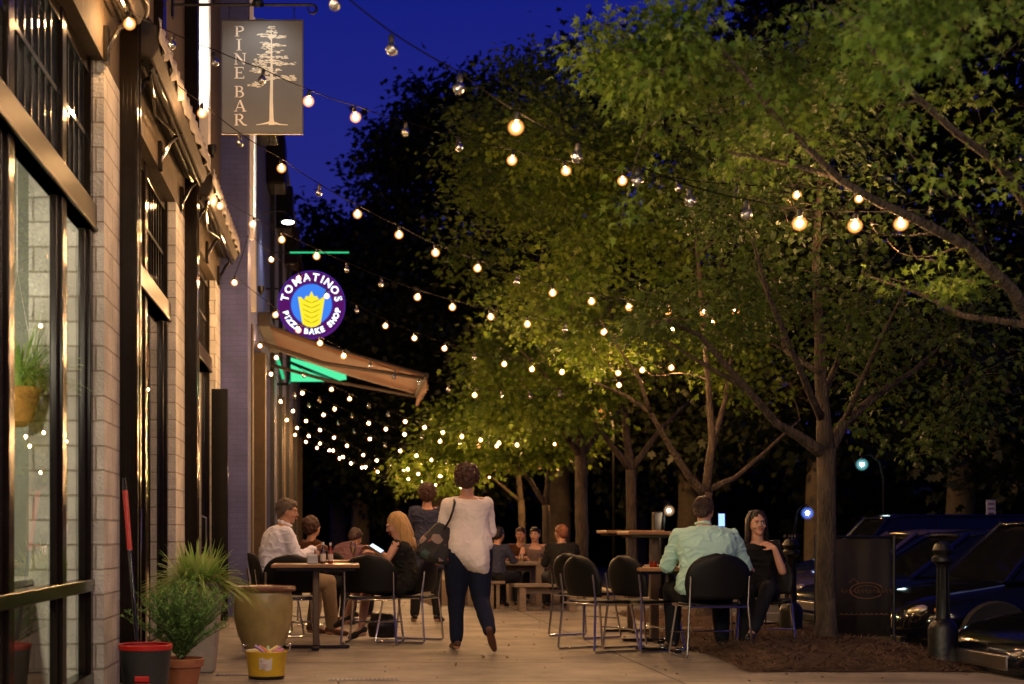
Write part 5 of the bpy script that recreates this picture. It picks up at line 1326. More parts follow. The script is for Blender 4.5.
def remesh(mb, name, m, parent, vox=.009, sm=4, amp=0., ns=9., aniso=(1,1,1), top=False, adapt=None, folds=False, cramp=.010):
    me = mb.mesh('tmp', m); o = bpy.data.objects.new('tmp', me); col.objects.link(o)
    r = o.modifiers.new('r', 'REMESH'); r.mode = 'VOXEL'; r.voxel_size = vox
    s_ = o.modifiers.new('s', 'SMOOTH'); s_.factor = .5; s_.iterations = sm
    dg = bpy.context.evaluated_depsgraph_get(); me2 = bpy.data.meshes.new_from_object(o.evaluated_get(dg))
    bpy.data.objects.remove(o); bpy.data.meshes.remove(me)
    if amp:
        n = len(me2.vertices); cs = [v.co.copy() for v in me2.vertices]; nr = [v.normal.copy() for v in me2.vertices]
        for i in range(n):
            c = cs[i]; q = Vector((c.x*aniso[0], c.y*aniso[1], c.z*aniso[2]))*ns
            d = noise.noise(q)+.5*noise.noise(q*2.3+Vector((3,1,7)))
            fold = 1-abs(noise.noise(q*.8+Vector((11,5,2))))*2.5
            if folds:      # creases that run down and across the cloth
                q3 = Vector((c.x*2.2+c.z*1.6, c.y*2.2, c.z*3.4-c.x*1.2))*4.2; w3 = noise.noise(q3+Vector((noise.noise(q3*.6), 0, 0))*1.2)
                cr = max(0, 1-abs(w3)*5); me2.vertices[i].co = c+nr[i]*(amp*d*.7+cramp*cr-.004)
            else: me2.vertices[i].co = c+nr[i]*amp*(d*.8+max(0, fold)*.5)
    me2.name = name; me2.materials.clear(); me2.materials.append(m)
    me2.polygons.foreach_set('use_smooth', [True]*len(me2.polygons))
    ob = bpy.data.objects.new(name, me2); col.objects.link(ob)
    if parent is not None: ob.parent = parent
    return ob
V3 = Vector
STAND = dict(pelvis=(0,0,.93), chest=(0,.01,1.20), neck=(0,-.01,1.40), shL=(-.17,0,1.355), shR=(.17,0,1.355), elL=(-.22,-.02,1.09), elR=(.22,-.02,1.09),
  wrL=(-.22,.06,.86), wrR=(.22,.06,.86), hipL=(-.09,0,.89), hipR=(.09,0,.89), knL=(-.10,.02,.49), knR=(.10,.02,.49), anL=(-.10,-.02,.08), anR=(.10,-.02,.08),
  toL=(-.11,.13,.025), toR=(.11,.13,.025), handL=(0,.1,-1), handR=(0,.1,-1), yaw=0, pitch=0)
SIT = dict(STAND, pelvis=(0,-.02,.55), chest=(0,.0,.80), neck=(0,.03,1.03), shL=(-.17,.02,.985), shR=(.17,.02,.985), elL=(-.22,.06,.74), elR=(.22,.06,.74),
  wrL=(-.15,.30,.75), wrR=(.15,.30,.75), hipL=(-.10,.02,.53), hipR=(.10,.02,.53), knL=(-.13,.45,.52), knR=(.13,.45,.52), anL=(-.13,.42,.09), anR=(.13,.42,.09),
  toL=(-.14,.56,.03), toR=(.14,.56,.03), handL=(.3,1,-.1), handR=(-.3,1,-.1))
TORSO = [(-.16,.10,.09),(-.08,.150,.115),(.02,.170,.125),(.14,.162,.118),(.30,.142,.105),(.46,.142,.105),(.62,.158,.112),(.76,.165,.112),(.87,.150,.098),(.95,.105,.075),(1.0,.062,.06)]
def torso_rings(J, g, infl=0., t0=-.16, t1=1.0, bx=1., by=1.):
    p, c, n = V3(J['pelvis']), V3(J['chest']), V3(J['neck']); out = []
    L = (n-p).length
    for t, w_, d in TORSO:
        if t < t0-1e-6 or t > t1+1e-6: continue
        if t < 0: q = p+(p-c).normalized()*(-t)*L*.9
        else:
            ctrl = c*2-(p+n)*.5
            q = p*(1-t)**2+ctrl*2*t*(1-t)+n*t*t
        belly = 1+(by-1)*max(0, 1-abs(t-.28)/.45)
        out.append((q, w_*bx*g+infl, d*belly*g+infl))
    return out
def hand_caps(mb, w, d, n, curl=.5, side=1):
    d = d.normalized(); n = (n-d*n.dot(d)).normalized(); s_ = d.cross(n)*side
    pc = w+d*.045
    mb.loft([(w-d*.01, .022, .016), (w+d*.02, .030, .015), (w+d*.055, .038, .014), (w+d*.085, .036, .012), (w+d*.092, .03, .010)], s_, 12)
    for i, (off, L) in enumerate(((-.028,.058),(-.010,.072),(.009,.068),(.027,.052))):
        b0_ = w+d*.083+s_*off; a = curl; p1 = b0_+(d*math.cos(a*.5)-n*math.sin(a*.5))*L*.45; p2 = p1+(d*math.cos(a*1.2)-n*math.sin(a*1.2))*L*.32; p3 = p2+(d*math.cos(a*1.8)-n*math.sin(a*1.8))*L*.26
        mb.cap(b0_, p1, .0088, .0082, 8).cap(p1, p2, .0082, .0076, 8).cap(p2, p3, .0076, .0068, 8)
    t0_ = w+d*.025-s_*.028; t1_ = t0_+(d*.6-s_*.7-n*.2).normalized()*.036; t2_ = t1_+(d*.9-s_*.25-n*.3).normalized()*.03
    mb.cap(t0_, t1_, .0115, .0098, 8).cap(t1_, t2_, .0098, .008, 8)
def person(label, loc, rz, J, g=1., bx=1., by=1., lg=1., skin='skin_fair', top=None, topm=None, sleeve=1.0, bottom='trousers', botm=None, shoem=None, hair='short', hairm='hair_dark', detail=True,
           hem=.06, faced=True, collar=False, sc_=1., neckline=.955, extra=None, curl=(.6,.6), lower=1., palm=None, tilt=0):
    vox = .0085 if detail else .014
    mb = MB(); n_, p_ = V3(J['neck']), V3(J['pelvis'])
    up = (n_-V3(J['chest'])).normalized()
    mb.loft(torso_rings(J, g*.94, -.004, bx=bx, by=by), (1,0,0), 24)
    for s_ in 'LR':
        sh, el, wr = V3(J['sh'+s_]), V3(J['el'+s_]), V3(J['wr'+s_])
        hp_, kn, an, to = V3(J['hip'+s_]), V3(J['kn'+s_]), V3(J['an'+s_]), V3(J['to'+s_])
        inner = n_.lerp(sh, .45)-up*.03
        mb.cap(inner, sh, .052*g, .050*g).cap(sh, el, .047*g, .037*g).cap(el, el.lerp(wr, .35), .037*g, .037*g).cap(el.lerp(wr, .35), wr, .037*g, .024)
        hd = V3(J['hand'+s_]); nn = V3(palm[0 if s_ == 'L' else 1]) if palm else V3((0.2 if s_ == 'L' else -.2, -.9, .5))
        hand_caps(mb, wr, hd, nn, curl[0 if s_ == 'L' else 1], 1 if s_ == 'L' else -1)
        mb.cap(hp_, hp_.lerp(kn, .5), .088*g, .070*g, 16).cap(hp_.lerp(kn, .5), kn, .070*g, .052*g, 16)
        cf = kn.lerp(an, .3)-(to-an).normalized()*.012
        mb.cap(kn, cf, .051*g, .053*g).cap(cf, an, .053*g, .034)
        heel = an-(to-an).normalized()*.035; heel.z = an.z-.045 if abs(to.z-an.z) < .12 else heel.z
        mb.cap(heel, an.lerp(to, .5)-V3((0,0,.012)), .030, .032).cap(an, an.lerp(to, .5)-V3((0,0,.010)), .034, .030).cap(an.lerp(to, .5)-V3((0,0,.012)), to, .032, .022)
    # head
    Q = Matrix.Rotation(R(J['yaw']), 3, 'Z') @ Matrix.Rotation(R(J['pitch']), 3, 'X') @ Matrix.Rotation(R(tilt), 3, 'Y')
    hc = n_+up*.06+V3((0,.015,.095))
    hd_ = lambda x, y, z: hc+Q @ V3((x, y, z))
    mb.cap(n_-up*.03, hd_(0,-.012,-.05), .058*min(g,1.12), .052)
    mb.ell(hd_(0,-.012,.025), (.073,.092,.088), 20, 14, Q).ell(hd_(0,.012,-.022), (.064,.076,.075), 20, 14, Q).ell(hd_(0,.035,-.068), (.043,.048,.040), 16, 10, Q)
    mb.ell(hd_(0,.066,-.094), (.018,.018,.014), 10, 8, Q)
    mb.cap(hd_(0,.088,.008), hd_(0,.104,-.022), .008, .012, 10).ell(hd_(.011,.094,-.027), (.008,.009,.007), 8, 6, Q).ell(hd_(-.011,.094,-.027), (.008,.009,.007), 8, 6, Q)
    mb.ell(hd_(0,.080,.030), (.052,.014,.010), 12, 8, Q)
    for sx in (-1, 1):
        mb.ell(hd_(sx*.073,-.012,-.008), (.010,.020,.032), 10, 8, Q)
        mb.ell(hd_(sx*.040,.060,-.028), (.020,.020,.020), 10, 8, Q)
    body = remesh(mb, 'person', MATS[skin], None, vox if not detail else .0075, 3)
    body.location = (loc[0], loc[1], loc[2] if len(loc) > 2 else 0); body.rotation_euler = (0,0,rz); body.scale = (sc_, sc_, sc_)
    if faced:
        for sx in (-1, 1):
            MB().ell(hd_(sx*.030,.0825,.004), (.012,.007,.0065), 12, 8, Q).build('eye', M['whitecap'], body, smooth=True)
            MB().ell(hd_(sx*.030,.0895,.004), (.0052,.0022,.0055), 10, 6, Q).build('iris', M['hair_black'], body, smooth=True)
            MB().cap(hd_(sx*.016,.0935,.021), hd_(sx*.044,.085,.024), .0032, .002, 6).build('eyebrow', M[hairm], body, smooth=True)
            MB().cap(hd_(sx*.019,.091,.0115), hd_(sx*.042,.084,.010), .0022, .0015, 6).build('eyelash', M['hair_black'], body, smooth=True)
        M.setdefault('lips', mat('lips', (.38,.10,.08), .4))
        MB().tube([hd_(-.024,.086,-.052), hd_(-.010,.096,-.049), hd_(0,.0975,-.051), hd_(.010,.096,-.049), hd_(.024,.086,-.052)], [.002,.005,.0055,.005,.002], 8).tube([hd_(-.018,.088,-.057), hd_(0,.0965,-.061), hd_(.018,.088,-.057)], [.002,.006,.002], 8).build('mouth', M['lips'], body, smooth=True)
    # clothes
    if top:
        tb = MB(); tb.loft(torso_rings(J, g, .014, t0=-hem if hem < .16 else -.16, t1=neckline, bx=bx*1.01, by=by*1.03), (1,0,0), 28)
        if hem > .16:
            ax = (V3(J['pelvis'])-V3(J['chest'])).normalized()
            tb.loft([(p_-ax*.05, .19*g*bx, .145*g*by), (p_+ax*.08, .20*g*bx, .155*g), (p_+ax*(hem-.02), .205*g*bx, .155*g)], (1,0,0), 28)
        for s_ in 'LR':
            sh, el, wr = V3(J['sh'+s_]), V3(J['el'+s_]), V3(J['wr'+s_]); inner = n_.lerp(sh, .42)-up*.035
            tb.cap(inner, sh, .058*g, .057*g, 14)
            if sleeve > 0:
                q = el if sleeve >= .5 else sh.lerp(el, sleeve*2)
                tb.cap(sh, q, .058*g, .052*g if sleeve >= .5 else .058*g, 14)
                if sleeve > .5:
                    q2 = el.lerp(wr, (sleeve-.5)*2); tb.cap(el, q2, .052*g, .038, 14)
        if extra: tb.add(extra.v, extra.f)
        if collar:
            tb.tube([hd_(.058*math.cos(R(a)), -.01+.060*math.sin(R(a)), -.118-.012*math.sin(R(a))) for a in range(0, 360, 30)]+[hd_(.058,-.01,-.118)], .016, 8)
        remesh(tb, top, M[topm], body, vox, 6, .014 if detail else .010, 6.5, (1.3,1.3,.6), folds=True, cramp=.004 if 'knit' in topm else .010)
    if bottom in ('trousers', 'skirt'):
        bb = MB(); bb.loft(torso_rings(J, g*.98, .004, t1=.03 if bottom == 'trousers' else .14, bx=bx*.97, by=by*.95), (1,0,0), 24)
        for s_ in 'LR':
            hp_, kn, an = V3(J['hip'+s_]), V3(J['kn'+s_]), V3(J['an'+s_])
            bb.cap(hp_, hp_.lerp(kn, .5), .104*g*lg, .086*g*lg, 16)
            if bottom == 'trousers':
                e_ = kn.lerp(an, lower*.93); bb.cap(hp_.lerp(kn, .5), kn, .086*g*lg, .068*g*(1+lg)/2, 16).cap(kn, e_, .067*g*(1+lg)/2, .056*(.8+.2*g), 16)
            else: bb.cap(hp_.lerp(kn, .5), hp_.lerp(kn, .85), .086*g, .080*g, 16)
        remesh(bb, bottom, M[botm], body, vox, 4, .009, 8., (1,1,.6))
    if shoem:
        for s_ in 'LR':
            an, to = V3(J['an'+s_]), V3(J['to'+s_]); f = (to-an); fl = V3((f.x, f.y, 0)).normalized()
            sb = MB(); heel = an-f.normalized()*.04-V3((0,0,.035 if f.z > -.10 else .01))
            mid = an.lerp(to, .55)-V3((0,0,.014))
            sb.cap(heel, mid, .036, .038, 12).cap(mid, to, .038, .028, 12)
            remesh(sb, 'shoe', M[shoem], body, .009, 3)
    # hair
    hb_ = MB()
    if hair in ('short', 'bald'):
        hb_.ell(hd_(0,-.024,.042), (.083,.094,.086), 20, 14, Q).ell(hd_(0,-.058,.0), (.070,.055,.072), 16, 12, Q)
        if hair == 'short': hb_.ell(hd_(0,.03,.075), (.062,.055,.042), 14, 10, Q)
        for sx in (-1, 1): hb_.ell(hd_(sx*.066,-.025,.005), (.015,.035,.035), 10, 8, Q)
        remesh(hb_, 'hair', M[hairm], body, .0065 if detail else .01, 2, .006, 45.)
    elif hair == 'curly':
        rs = random.Random(int(loc[0]*100))
        hb_.ell(hd_(0,-.028,.042), (.100,.105,.098), 20, 14, Q).ell(hd_(0,-.065,-.01), (.092,.065,.085), 16, 12, Q)
        for _ in range(150):
            v = V3((rs.gauss(0,1), rs.gauss(0,1)-.35, rs.gauss(0,1)+.25)).normalized()
            if v.y > .45 and v.z < .45: continue
            hb_.ell(hd_(v.x*.104, -.03+v.y*.107, .03+v.z*.102), rs.uniform(.012,.024), 6, 5)
        remesh(hb_, 'hair', M[hairm], body, .007 if detail else .011, 1, .008, 50.)
    elif hair == 'long':
        rs = random.Random(int(loc[0]*100)+5)
        hb_.ell(hd_(0,-.022,.040), (.080,.093,.086), 20, 14, Q).ell(hd_(0,-.062,-.03), (.075,.05,.09), 16, 12, Q).ell(hd_(0,-.075,-.12), (.078,.045,.11), 16, 12, Q).ell(hd_(0,-.085,-.20), (.075,.035,.09), 16, 12, Q)
        core = remesh(hb_, 'hair', M[hairm], body, .008, 3, .006, 20., (3,3,.5))
        stn = MB()
        for k in range(330):
            a = R(rs.uniform(-212, 32)) if k % 3 else R(rs.choice((rs.uniform(-30, 25), rs.uniform(155, 212))))
            x, y = math.cos(a), math.sin(a); L = rs.uniform(.17,.30); rr = rs.uniform(.96, 1.10)
            pts_ = [hd_(x*.02, -.01+y*.02, .125), hd_(x*.055*rr, -.018+y*.065, .110), hd_(x*.082*rr, -.024+y*.090*rr, .055), hd_(x*.088*rr, -.034+y*.088*rr, -.02), hd_(x*.092*rr, -.045+y*.075*rr, -.02-L*.4)]
            e_ = pts_[-1]+V3((rs.uniform(-.01,.01), rs.uniform(-.01,.01), -L*.45)); pts_.append(e_); pts_.append(e_+V3((rs.uniform(-.012,.012), rs.uniform(-.015,.005), -L*.25)))
            stn.tube(pts_, [.004,.006,.007,.007,.007,.006,.002], 5)
        stn.build('hair_strands', M[hairm], core, smooth=True)
    if detail and hair in ('short', 'curly'):
        rs = random.Random(int(loc[0]*77)+3); stn = MB(); big_ = hair == 'curly'; sx_ = (.108, .112, .106) if big_ else (.084, .094, .088)
        for _ in range(900 if big_ else 700):
            v = V3((rs.gauss(0,1), rs.gauss(0,1)-.3, rs.gauss(0,1)+.3)).normalized()
            if v.y > .35 and v.z < .5: continue
            if v.z < -.55: continue
            p0_ = hd_(v.x*sx_[0], -.028+v.y*sx_[1], .036+v.z*sx_[2]); dn = (Q @ V3((v.x*.3+rs.gauss(0,.35), v.y*.3-.25+rs.gauss(0,.35), -.9+rs.gauss(0,.35)))).normalized()
            vv = Q @ v; dn = (dn-vv*dn.dot(vv)).normalized(); L = rs.uniform(.02,.045) if big_ else rs.uniform(.018,.034)
            sd_ = vv.cross(dn)*(rs.uniform(-.5,.5)*L if big_ else 0)
            stn.tube([p0_-vv*.004, p0_+dn*L*.5+vv*(.007 if big_ else .003)+sd_, p0_+dn*L+vv*(.004 if big_ else -.001)], [.0028,.0026,.0008], 4, caps=False)
        stn.build('hair_strands', M[hairm], body, smooth=True)
    return tag(body, label, 'person')
cloth('white_shirt', (.74,.76,.88)); cloth('pale_green_shirt', (.42,.68,.62)); cloth('cream_knit', (.86,.78,.74), bs=40, bump=.4); cloth('navy_jeans', (.008,.012,.035)); cloth('black_cloth', (.012,.012,.013), .2)
cloth('khaki', (.24,.18,.11)); cloth('slate_blue', (.035,.04,.08)); cloth('pink_cloth', (.15,.08,.095)); cloth('rust_cloth', (.07,.025,.012)); cloth('light_blouse', (.17,.12,.11)); cloth('black_denim', (.010,.011,.016))
M['brownleather'] = mat('brown_leather', (.10,.04,.02), .4, var=.2); M['blackleather'] = mat('black_leather', (.012,.01,.01), .35, var=.2); M['pinkshoe'] = mat('rose_flat_shoe', (.32,.16,.15), .45)
for k in ('white_shirt','pale_green_shirt','cream_knit','navy_jeans','black_cloth','khaki','slate_blue','pink_cloth','rust_cloth','light_blouse','black_denim'): M[k] = MATS[k]
def at_(px, Y): return ((px-VX)*Y/F, Y)
# 1 walking woman
Jw = dict(STAND, knL=(-.085,.09,.49), anL=(-.085,.10,.085), toL=(-.105,.25,.03), hipR=(.10,0,.89), knR=(.125,-.01,.475), anR=(.165,-.29,.19), toR=(.215,-.21,.035), shL=(-.178,0,1.325), shR=(.178,0,1.335),
  elL=(-.225,.01,1.08), elR=(.225,.07,1.08), wrL=(-.245,.12,.90), wrR=(.19,.30,1.02), handL=(.1,.2,-1), handR=(-.5,1,.1), yaw=-12, pitch=-6, pelvis=(.01,0,.93))
# asymmetric hem of her top
hm = MB(); hm.loft([((.0,.0,1.04), .15,.12), ((.0,.0,.98), .21,.17), ((.015,-.002,.925), .21,.172)], (1,0,0), 28)
hm2 = MB(); hm2.loft([((.0,.0,1.0), .14,.11), ((.02,.0,.93), .20,.178), ((.06,-.004,.86), .168,.18), ((.11,-.006,.78), .115,.175), ((.155,-.006,.72), .065,.13), ((.185,-.006,.675), .028,.07)], (1,0,0), 24)
hm.add(hm2.v, hm2.f)
wk = person('woman in a cream long-sleeved top walking away with a patterned bag on her shoulder', at_(467, 12.85), R(3), Jw, g=1.14, bx=1.10, by=1.12, lg=1.14, skin='skin_warm', top='sweater', topm='cream_knit', sleeve=.95,
  botm='navy_jeans', shoem='brownleather', hair='curly', hairm='hair_auburn', hem=.15, faced=True, extra=hm)
# bag on her left shoulder
def bag_mat():
    m, nt, b = nodes_of('patterned_bag'); g = nt.nodes.new('ShaderNodeTexCoord')
    v = nt.nodes.new('ShaderNodeTexVoronoi'); v.inputs['Scale'].default_value = 14; lk(nt, g.outputs['Object'], v.inputs['Vector'])
    r = nt.nodes.new('ShaderNodeValToRGB'); e_ = r.color_ramp.elements; e_[0].position = 0; e_[0].color = (.02,.015,.015,1); e_[1].position = 1; e_[1].color = (.02,.02,.02,1)
    for p, c in ((.42,(.015,.015,.015,1)),(.5,(.30,.06,.04,1)),(.62,(.28,.20,.16,1)),(.72,(.04,.08,.07,1)),(.8,(.015,.015,.015,1))): q = e_.new(p); q.color = c
    r.color_ramp.interpolation = 'CONSTANT'
    sp_ = nt.nodes.new('ShaderNodeSeparateColor'); lk(nt, v.outputs['Color'], sp_.inputs[0]); lk(nt, sp_.outputs[0], r.inputs[0]); lk(nt, r.outputs[0], b.inputs['Base Color']); b.inputs['Roughness'].default_value = .6
    return m
M['bag'] = bag_mat()
bgx = empty('shoulder_bag', (wk.location.x-.285, wk.location.y-.06, .90)); 
bl = MB(); bl.loft([((-.02,0,-.10), .10,.04), ((-.02,0,-.06), .165,.065), ((0,0,.05), .165,.07), ((.03,0,.17), .125,.05), ((.05,0,.24), .09,.028)], (1,0,.15), 24)
remesh(bl, 'pouch', M['bag'], bgx, .009, 4, .008, 9.)
MB().tube([(.02,-.04,.22), (.03,-.115,.30), (.035,-.135,.39), (.04,-.10,.465), (.045,.02,.51), (.04,.12,.46), (.03,.15,.36), (.03,.05,.22)], .011, 8).build('strap', M['blackleather'], bgx, smooth=True)
bgx.rotation_euler = (0, R(14), R(8))
tag(bgx, 'dark shoulder bag with a red and grey floral pattern hanging behind the walking woman', 'bag')
# 2 standing woman behind
Js = dict(STAND, anL=(-.15,-.02,.08), toL=(-.19,.11,.025), knL=(-.13,.02,.49), anR=(.13,-.02,.08), toR=(.18,.11,.025), elL=(-.24,.05,1.1), elR=(.22,.1,1.1), wrL=(-.12,.25,1.05), wrR=(.10,.28,1.05), handL=(.6,1,.2), handR=(-.6,1,.2), yaw=10)
person('standing woman with curly hair in a long slate blue jacket, behind the walking woman', at_(427, 17.2), R(-10), Js, g=1.06, skin='skin_warm', top='jacket', topm='slate_blue', sleeve=.95, botm='black_cloth', shoem='blackleather', hair='curly', hairm='hair_auburn', hem=.30, faced=True, sc_=.99)
# 3 man in white shirt (seen from behind left, facing right and away)
Jm = dict(SIT, pelvis=(0,-.04,.56), chest=(0,-.03,.83), neck=(0,.06,1.07), shL=(-.19,.04,1.015), shR=(.19,.04,1.015), elL=(-.25,.12,.78), elR=(.25,.13,.78), wrL=(-.17,.34,.82), wrR=(.10,.34,.86), handL=(.4,1,0), handR=(-.4,1,.2), knL=(-.16,.46,.53), knR=(.17,.46,.53), anL=(-.16,.40,.09), anR=(.16,.50,.09), toL=(-.18,.54,.03), toR=(.18,.64,.03), yaw=-14, pitch=-8)
person('seated man in a white shirt and khaki trousers, with greying hair, at the wooden table', at_(278, 14.7), R(-72), Jm, g=1.12, bx=1.08, by=1.15, skin='skin_tan', top='shirt', topm='white_shirt', sleeve=.95, botm='khaki', shoem='brownleather', hair='short', hairm='hair_grey', collar=True, hem=.10, sc_=1.06)
# 4 blonde woman
Jb = dict(SIT, pelvis=(0,-.03,.53), chest=(0,.01,.78), neck=(0,.06,.995), shL=(-.155,.05,.955), shR=(.155,.05,.955), elL=(-.20,.12,.82), elR=(.19,.12,.80), wrL=(-.09,.28,.905), wrR=(.02,.29,.87), handL=(.35,1,.3), handR=(-.2,1,.25), knL=(-.05,.46,.56), knR=(.09,.42,.53), anL=(.08,.62,.24), anR=(.05,.46,.12), toL=(.10,.74,.14), toR=(.05,.57,.03), yaw=16, pitch=-22)
bw = person('seated blonde woman in a black sleeveless dress looking at a lit phone', at_(405, 13.95), R(74), Jb, g=.96, skin='skin_fair', top='dress', topm='black_cloth', sleeve=.0, bottom='skirt', botm='black_cloth', shoem='blackleather', hair='long', hairm='hair_blonde', hem=.10, neckline=.95)
M['screen'] = emis('phone_screen', (.62,.80,1.0), 1.6); M['screenblue'] = emis('phone_screen_blue', (.25,.42,1.0), 2.2)
def phone(loc, face, up_, label, m, s=1., split=False):
    f = V3(face).normalized(); u = (V3(up_)-f*V3(up_).dot(f)).normalized(); x = u.cross(f)
    mt = Matrix((x, f, u)).transposed().to_4x4(); mt.translation = V3(loc)
    o = MB().box(-.037*s,.037*s,-.005,.004,-.074*s,.074*s).build('mobile_phone', M['blackplastic'], bevel=.004); o.matrix_world = mt
    MB().box(-.033*s,.033*s,.0042,.0052,-.067*s,.067*s).build('screen', M[m], o)
    tag(o, label, 'phone')
pb = P(376.5, 548.5, 13.78)
phone(pb, (.35,-.55,.85), (-.8,.2,.75), 'lit phone held in front of the blonde woman', 'screen')
# 5 man in pale green shirt
Jt = dict(SIT, pelvis=(0,-.03,.56), chest=(-.01,-.02,.83), neck=(0,.09,1.075), shL=(-.215,.06,1.01), shR=(.215,.06,1.005), elL=(-.31,.14,.76), elR=(.335,.10,.76), wrL=(-.20,.38,.80), wrR=(.22,.36,.80), handL=(.4,1,.1), handR=(-.5,1,.1), knL=(-.20,.48,.54), knR=(.20,.48,.54), anL=(-.22,.40,.09), anR=(.22,.44,.09), toL=(-.25,.54,.03), toR=(.25,.58,.03), yaw=-28, pitch=-8)
person('large seated man in a pale green shirt seen from behind', at_(707, 12.4), R(-3), Jt, g=1.30, bx=1.14, by=1.15, skin='skin_tan', top='shirt', topm='pale_green_shirt', sleeve=.9, botm='black_denim', shoem='blackleather', hair='short', hairm='hair_dark', collar=True, hem=.12, sc_=1.03)
phone(P(721.5, 520, 12.95), (.0,-1,.05), (0,0,1), 'glowing blue phone held up past the head of the man in the pale green shirt', 'screenblue', .85)
# 6 woman in black facing us
Jf = dict(SIT, pelvis=(0,-.02,.55), chest=(0,.0,.79), neck=(0,.04,1.0), shL=(-.16,.03,.955), shR=(.16,.03,.955), elL=(-.215,.17,.72), elR=(.20,.14,.72), wrL=(-.145,.21,.93), wrR=(.10,.38,.76), handL=(.75,-.35,.42), handR=(-.5,1,0), yaw=14, pitch=2, knL=(-.08,.47,.58), knR=(.10,.45,.53), anL=(.06,.56,.2), anR=(.12,.42,.09), toL=(.10,.68,.14), toR=(.12,.55,.03))
person('dark-haired woman in black facing us, one hand raised to her shoulder', at_(757, 13.1), R(166), Jf, g=.97, skin='skin_fair', top='blouse', topm='black_cloth', sleeve=.30, botm='black_denim', shoem='blackleather', hair='long', hairm='hair_black', hem=.12, palm=((.1,.6,.8),(-.2,-.9,.5)), curl=(.5,.5), neckline=.95, tilt=4)
# background sitters (smaller in the picture)
person('seated person in a dark coat with reddish hair on the bench, seen from behind', at_(563, 19.7), R(6), dict(SIT, pelvis=(0,-.05,.47), chest=(0,0,.72), neck=(0,.08,.92), shL=(-.18,.05,.88), shR=(.18,.05,.88), hipL=(-.1,0,.45), hipR=(.1,0,.45), knL=(-.13,.42,.46), knR=(.13,.42,.46), elL=(-.23,.12,.66), elR=(.23,.12,.66), wrL=(-.14,.36,.70), wrR=(.14,.36,.70), yaw=25), g=1.15, skin='skin_tan', top='coat', topm='black_cloth', sleeve=.95, botm='black_denim', shoem='blackleather', hair='short', hairm='hair_red', hem=.20, detail=False)
low = dict(SIT, pelvis=(0,-.02,.48), chest=(0,.02,.72), neck=(0,.08,.90), shL=(-.165,.06,.865), shR=(.165,.06,.865), hipL=(-.1,0,.45), hipR=(.1,0,.45), knL=(-.13,.38,.44), knR=(.13,.38,.44), elL=(-.22,.17,.68), elR=(.22,.17,.68), wrL=(-.12,.36,.70), wrR=(.12,.36,.70))
person('seated woman in a light top facing us across the picnic table', at_(535, 22.0), R(172), dict(low, yaw=-10), g=.98, skin='skin_fair', top='camisole', topm='light_blouse', sleeve=0, botm='black_denim', shoem='blackleather', hair='short', hairm='hair_black', detail=False, neckline=.87)
person('seated person in a rust top at the middle of the picnic table', at_(519, 22.4), R(185), dict(low, yaw=-25), g=.95, skin='skin_warm', top='shirt', topm='rust_cloth', sleeve=.4, botm='black_denim', shoem='blackleather', hair='short', hairm='hair_auburn', detail=False)
person('dark-haired person in a slate shirt at the left end of the picnic table', at_(494, 20.3), R(-40), dict(low, yaw=0), g=1.02, skin='skin_tan', top='shirt', topm='slate_blue', sleeve=.5, botm='black_denim', shoem='blackleather', hair='short', hairm='hair_black', detail=False)
person('brown-haired woman in rust seated just beyond the man in the white shirt', at_(309, 16.6), R(-60), dict(SIT, yaw=10), g=1.0, skin='skin_tan', top='shirt', topm='rust_cloth', sleeve=.8, botm='black_denim', shoem='blackleather', hair='curly', hairm='hair_auburn', detail=False, sc_=.96)
person('seated person in a dusty pink shirt leaning over behind the bottles', at_(341, 17.6), R(-35), dict(SIT, chest=(0,.08,.76), neck=(0,.25,.88), shL=(-.18,.20,.87), shR=(.18,.20,.87), elL=(-.25,.32,.66), elR=(.25,.32,.66), wrL=(-.12,.45,.78), wrR=(.12,.45,.78), yaw=0, pitch=-30), g=1.15, skin='skin_tan', top='shirt', topm='pink_cloth', sleeve=.8, botm='black_denim', shoem='blackleather', hair='short', hairm='hair_dark', detail=False)
for (px, Y, a, lb) in ((307, 16.75, -60, 'black cafe chair of the brown-haired woman in rust'), (339, 17.8, -35, 'black cafe chair of the person in the dusty pink shirt')):
    make_chair('cafe_chair', lb, at_(px, Y), R(a))
slab_table('bench', 'plank bench on the far side of the picnic table', 505, 548, 22.3, .40, .32, 'bench')
st = slab_table('bench', 'small plank stool bench at the left end of the picnic table', 484, 504, 20.3, .40, .32, 'bench')
make_table('cafe_table', 'dim wooden table beyond the bottles, beside the person in dusty pink', 352, 16.9, .75, .8, .7)
# handbag on the ground below the blonde woman's chair
o = remesh(MB().loft([((0,0,.02), .13,.06), ((0,0,.14), .15,.08), ((0,0,.26), .10,.04)], (1,0,0), 16), 'floor_bag', M['blackleather'], None, .012, 3, .01, 8.); o.location = (*at_(382, 14.3), 0)
tag(o, 'black bag lying on the pavement under the chairs by the blonde woman', 'bag')

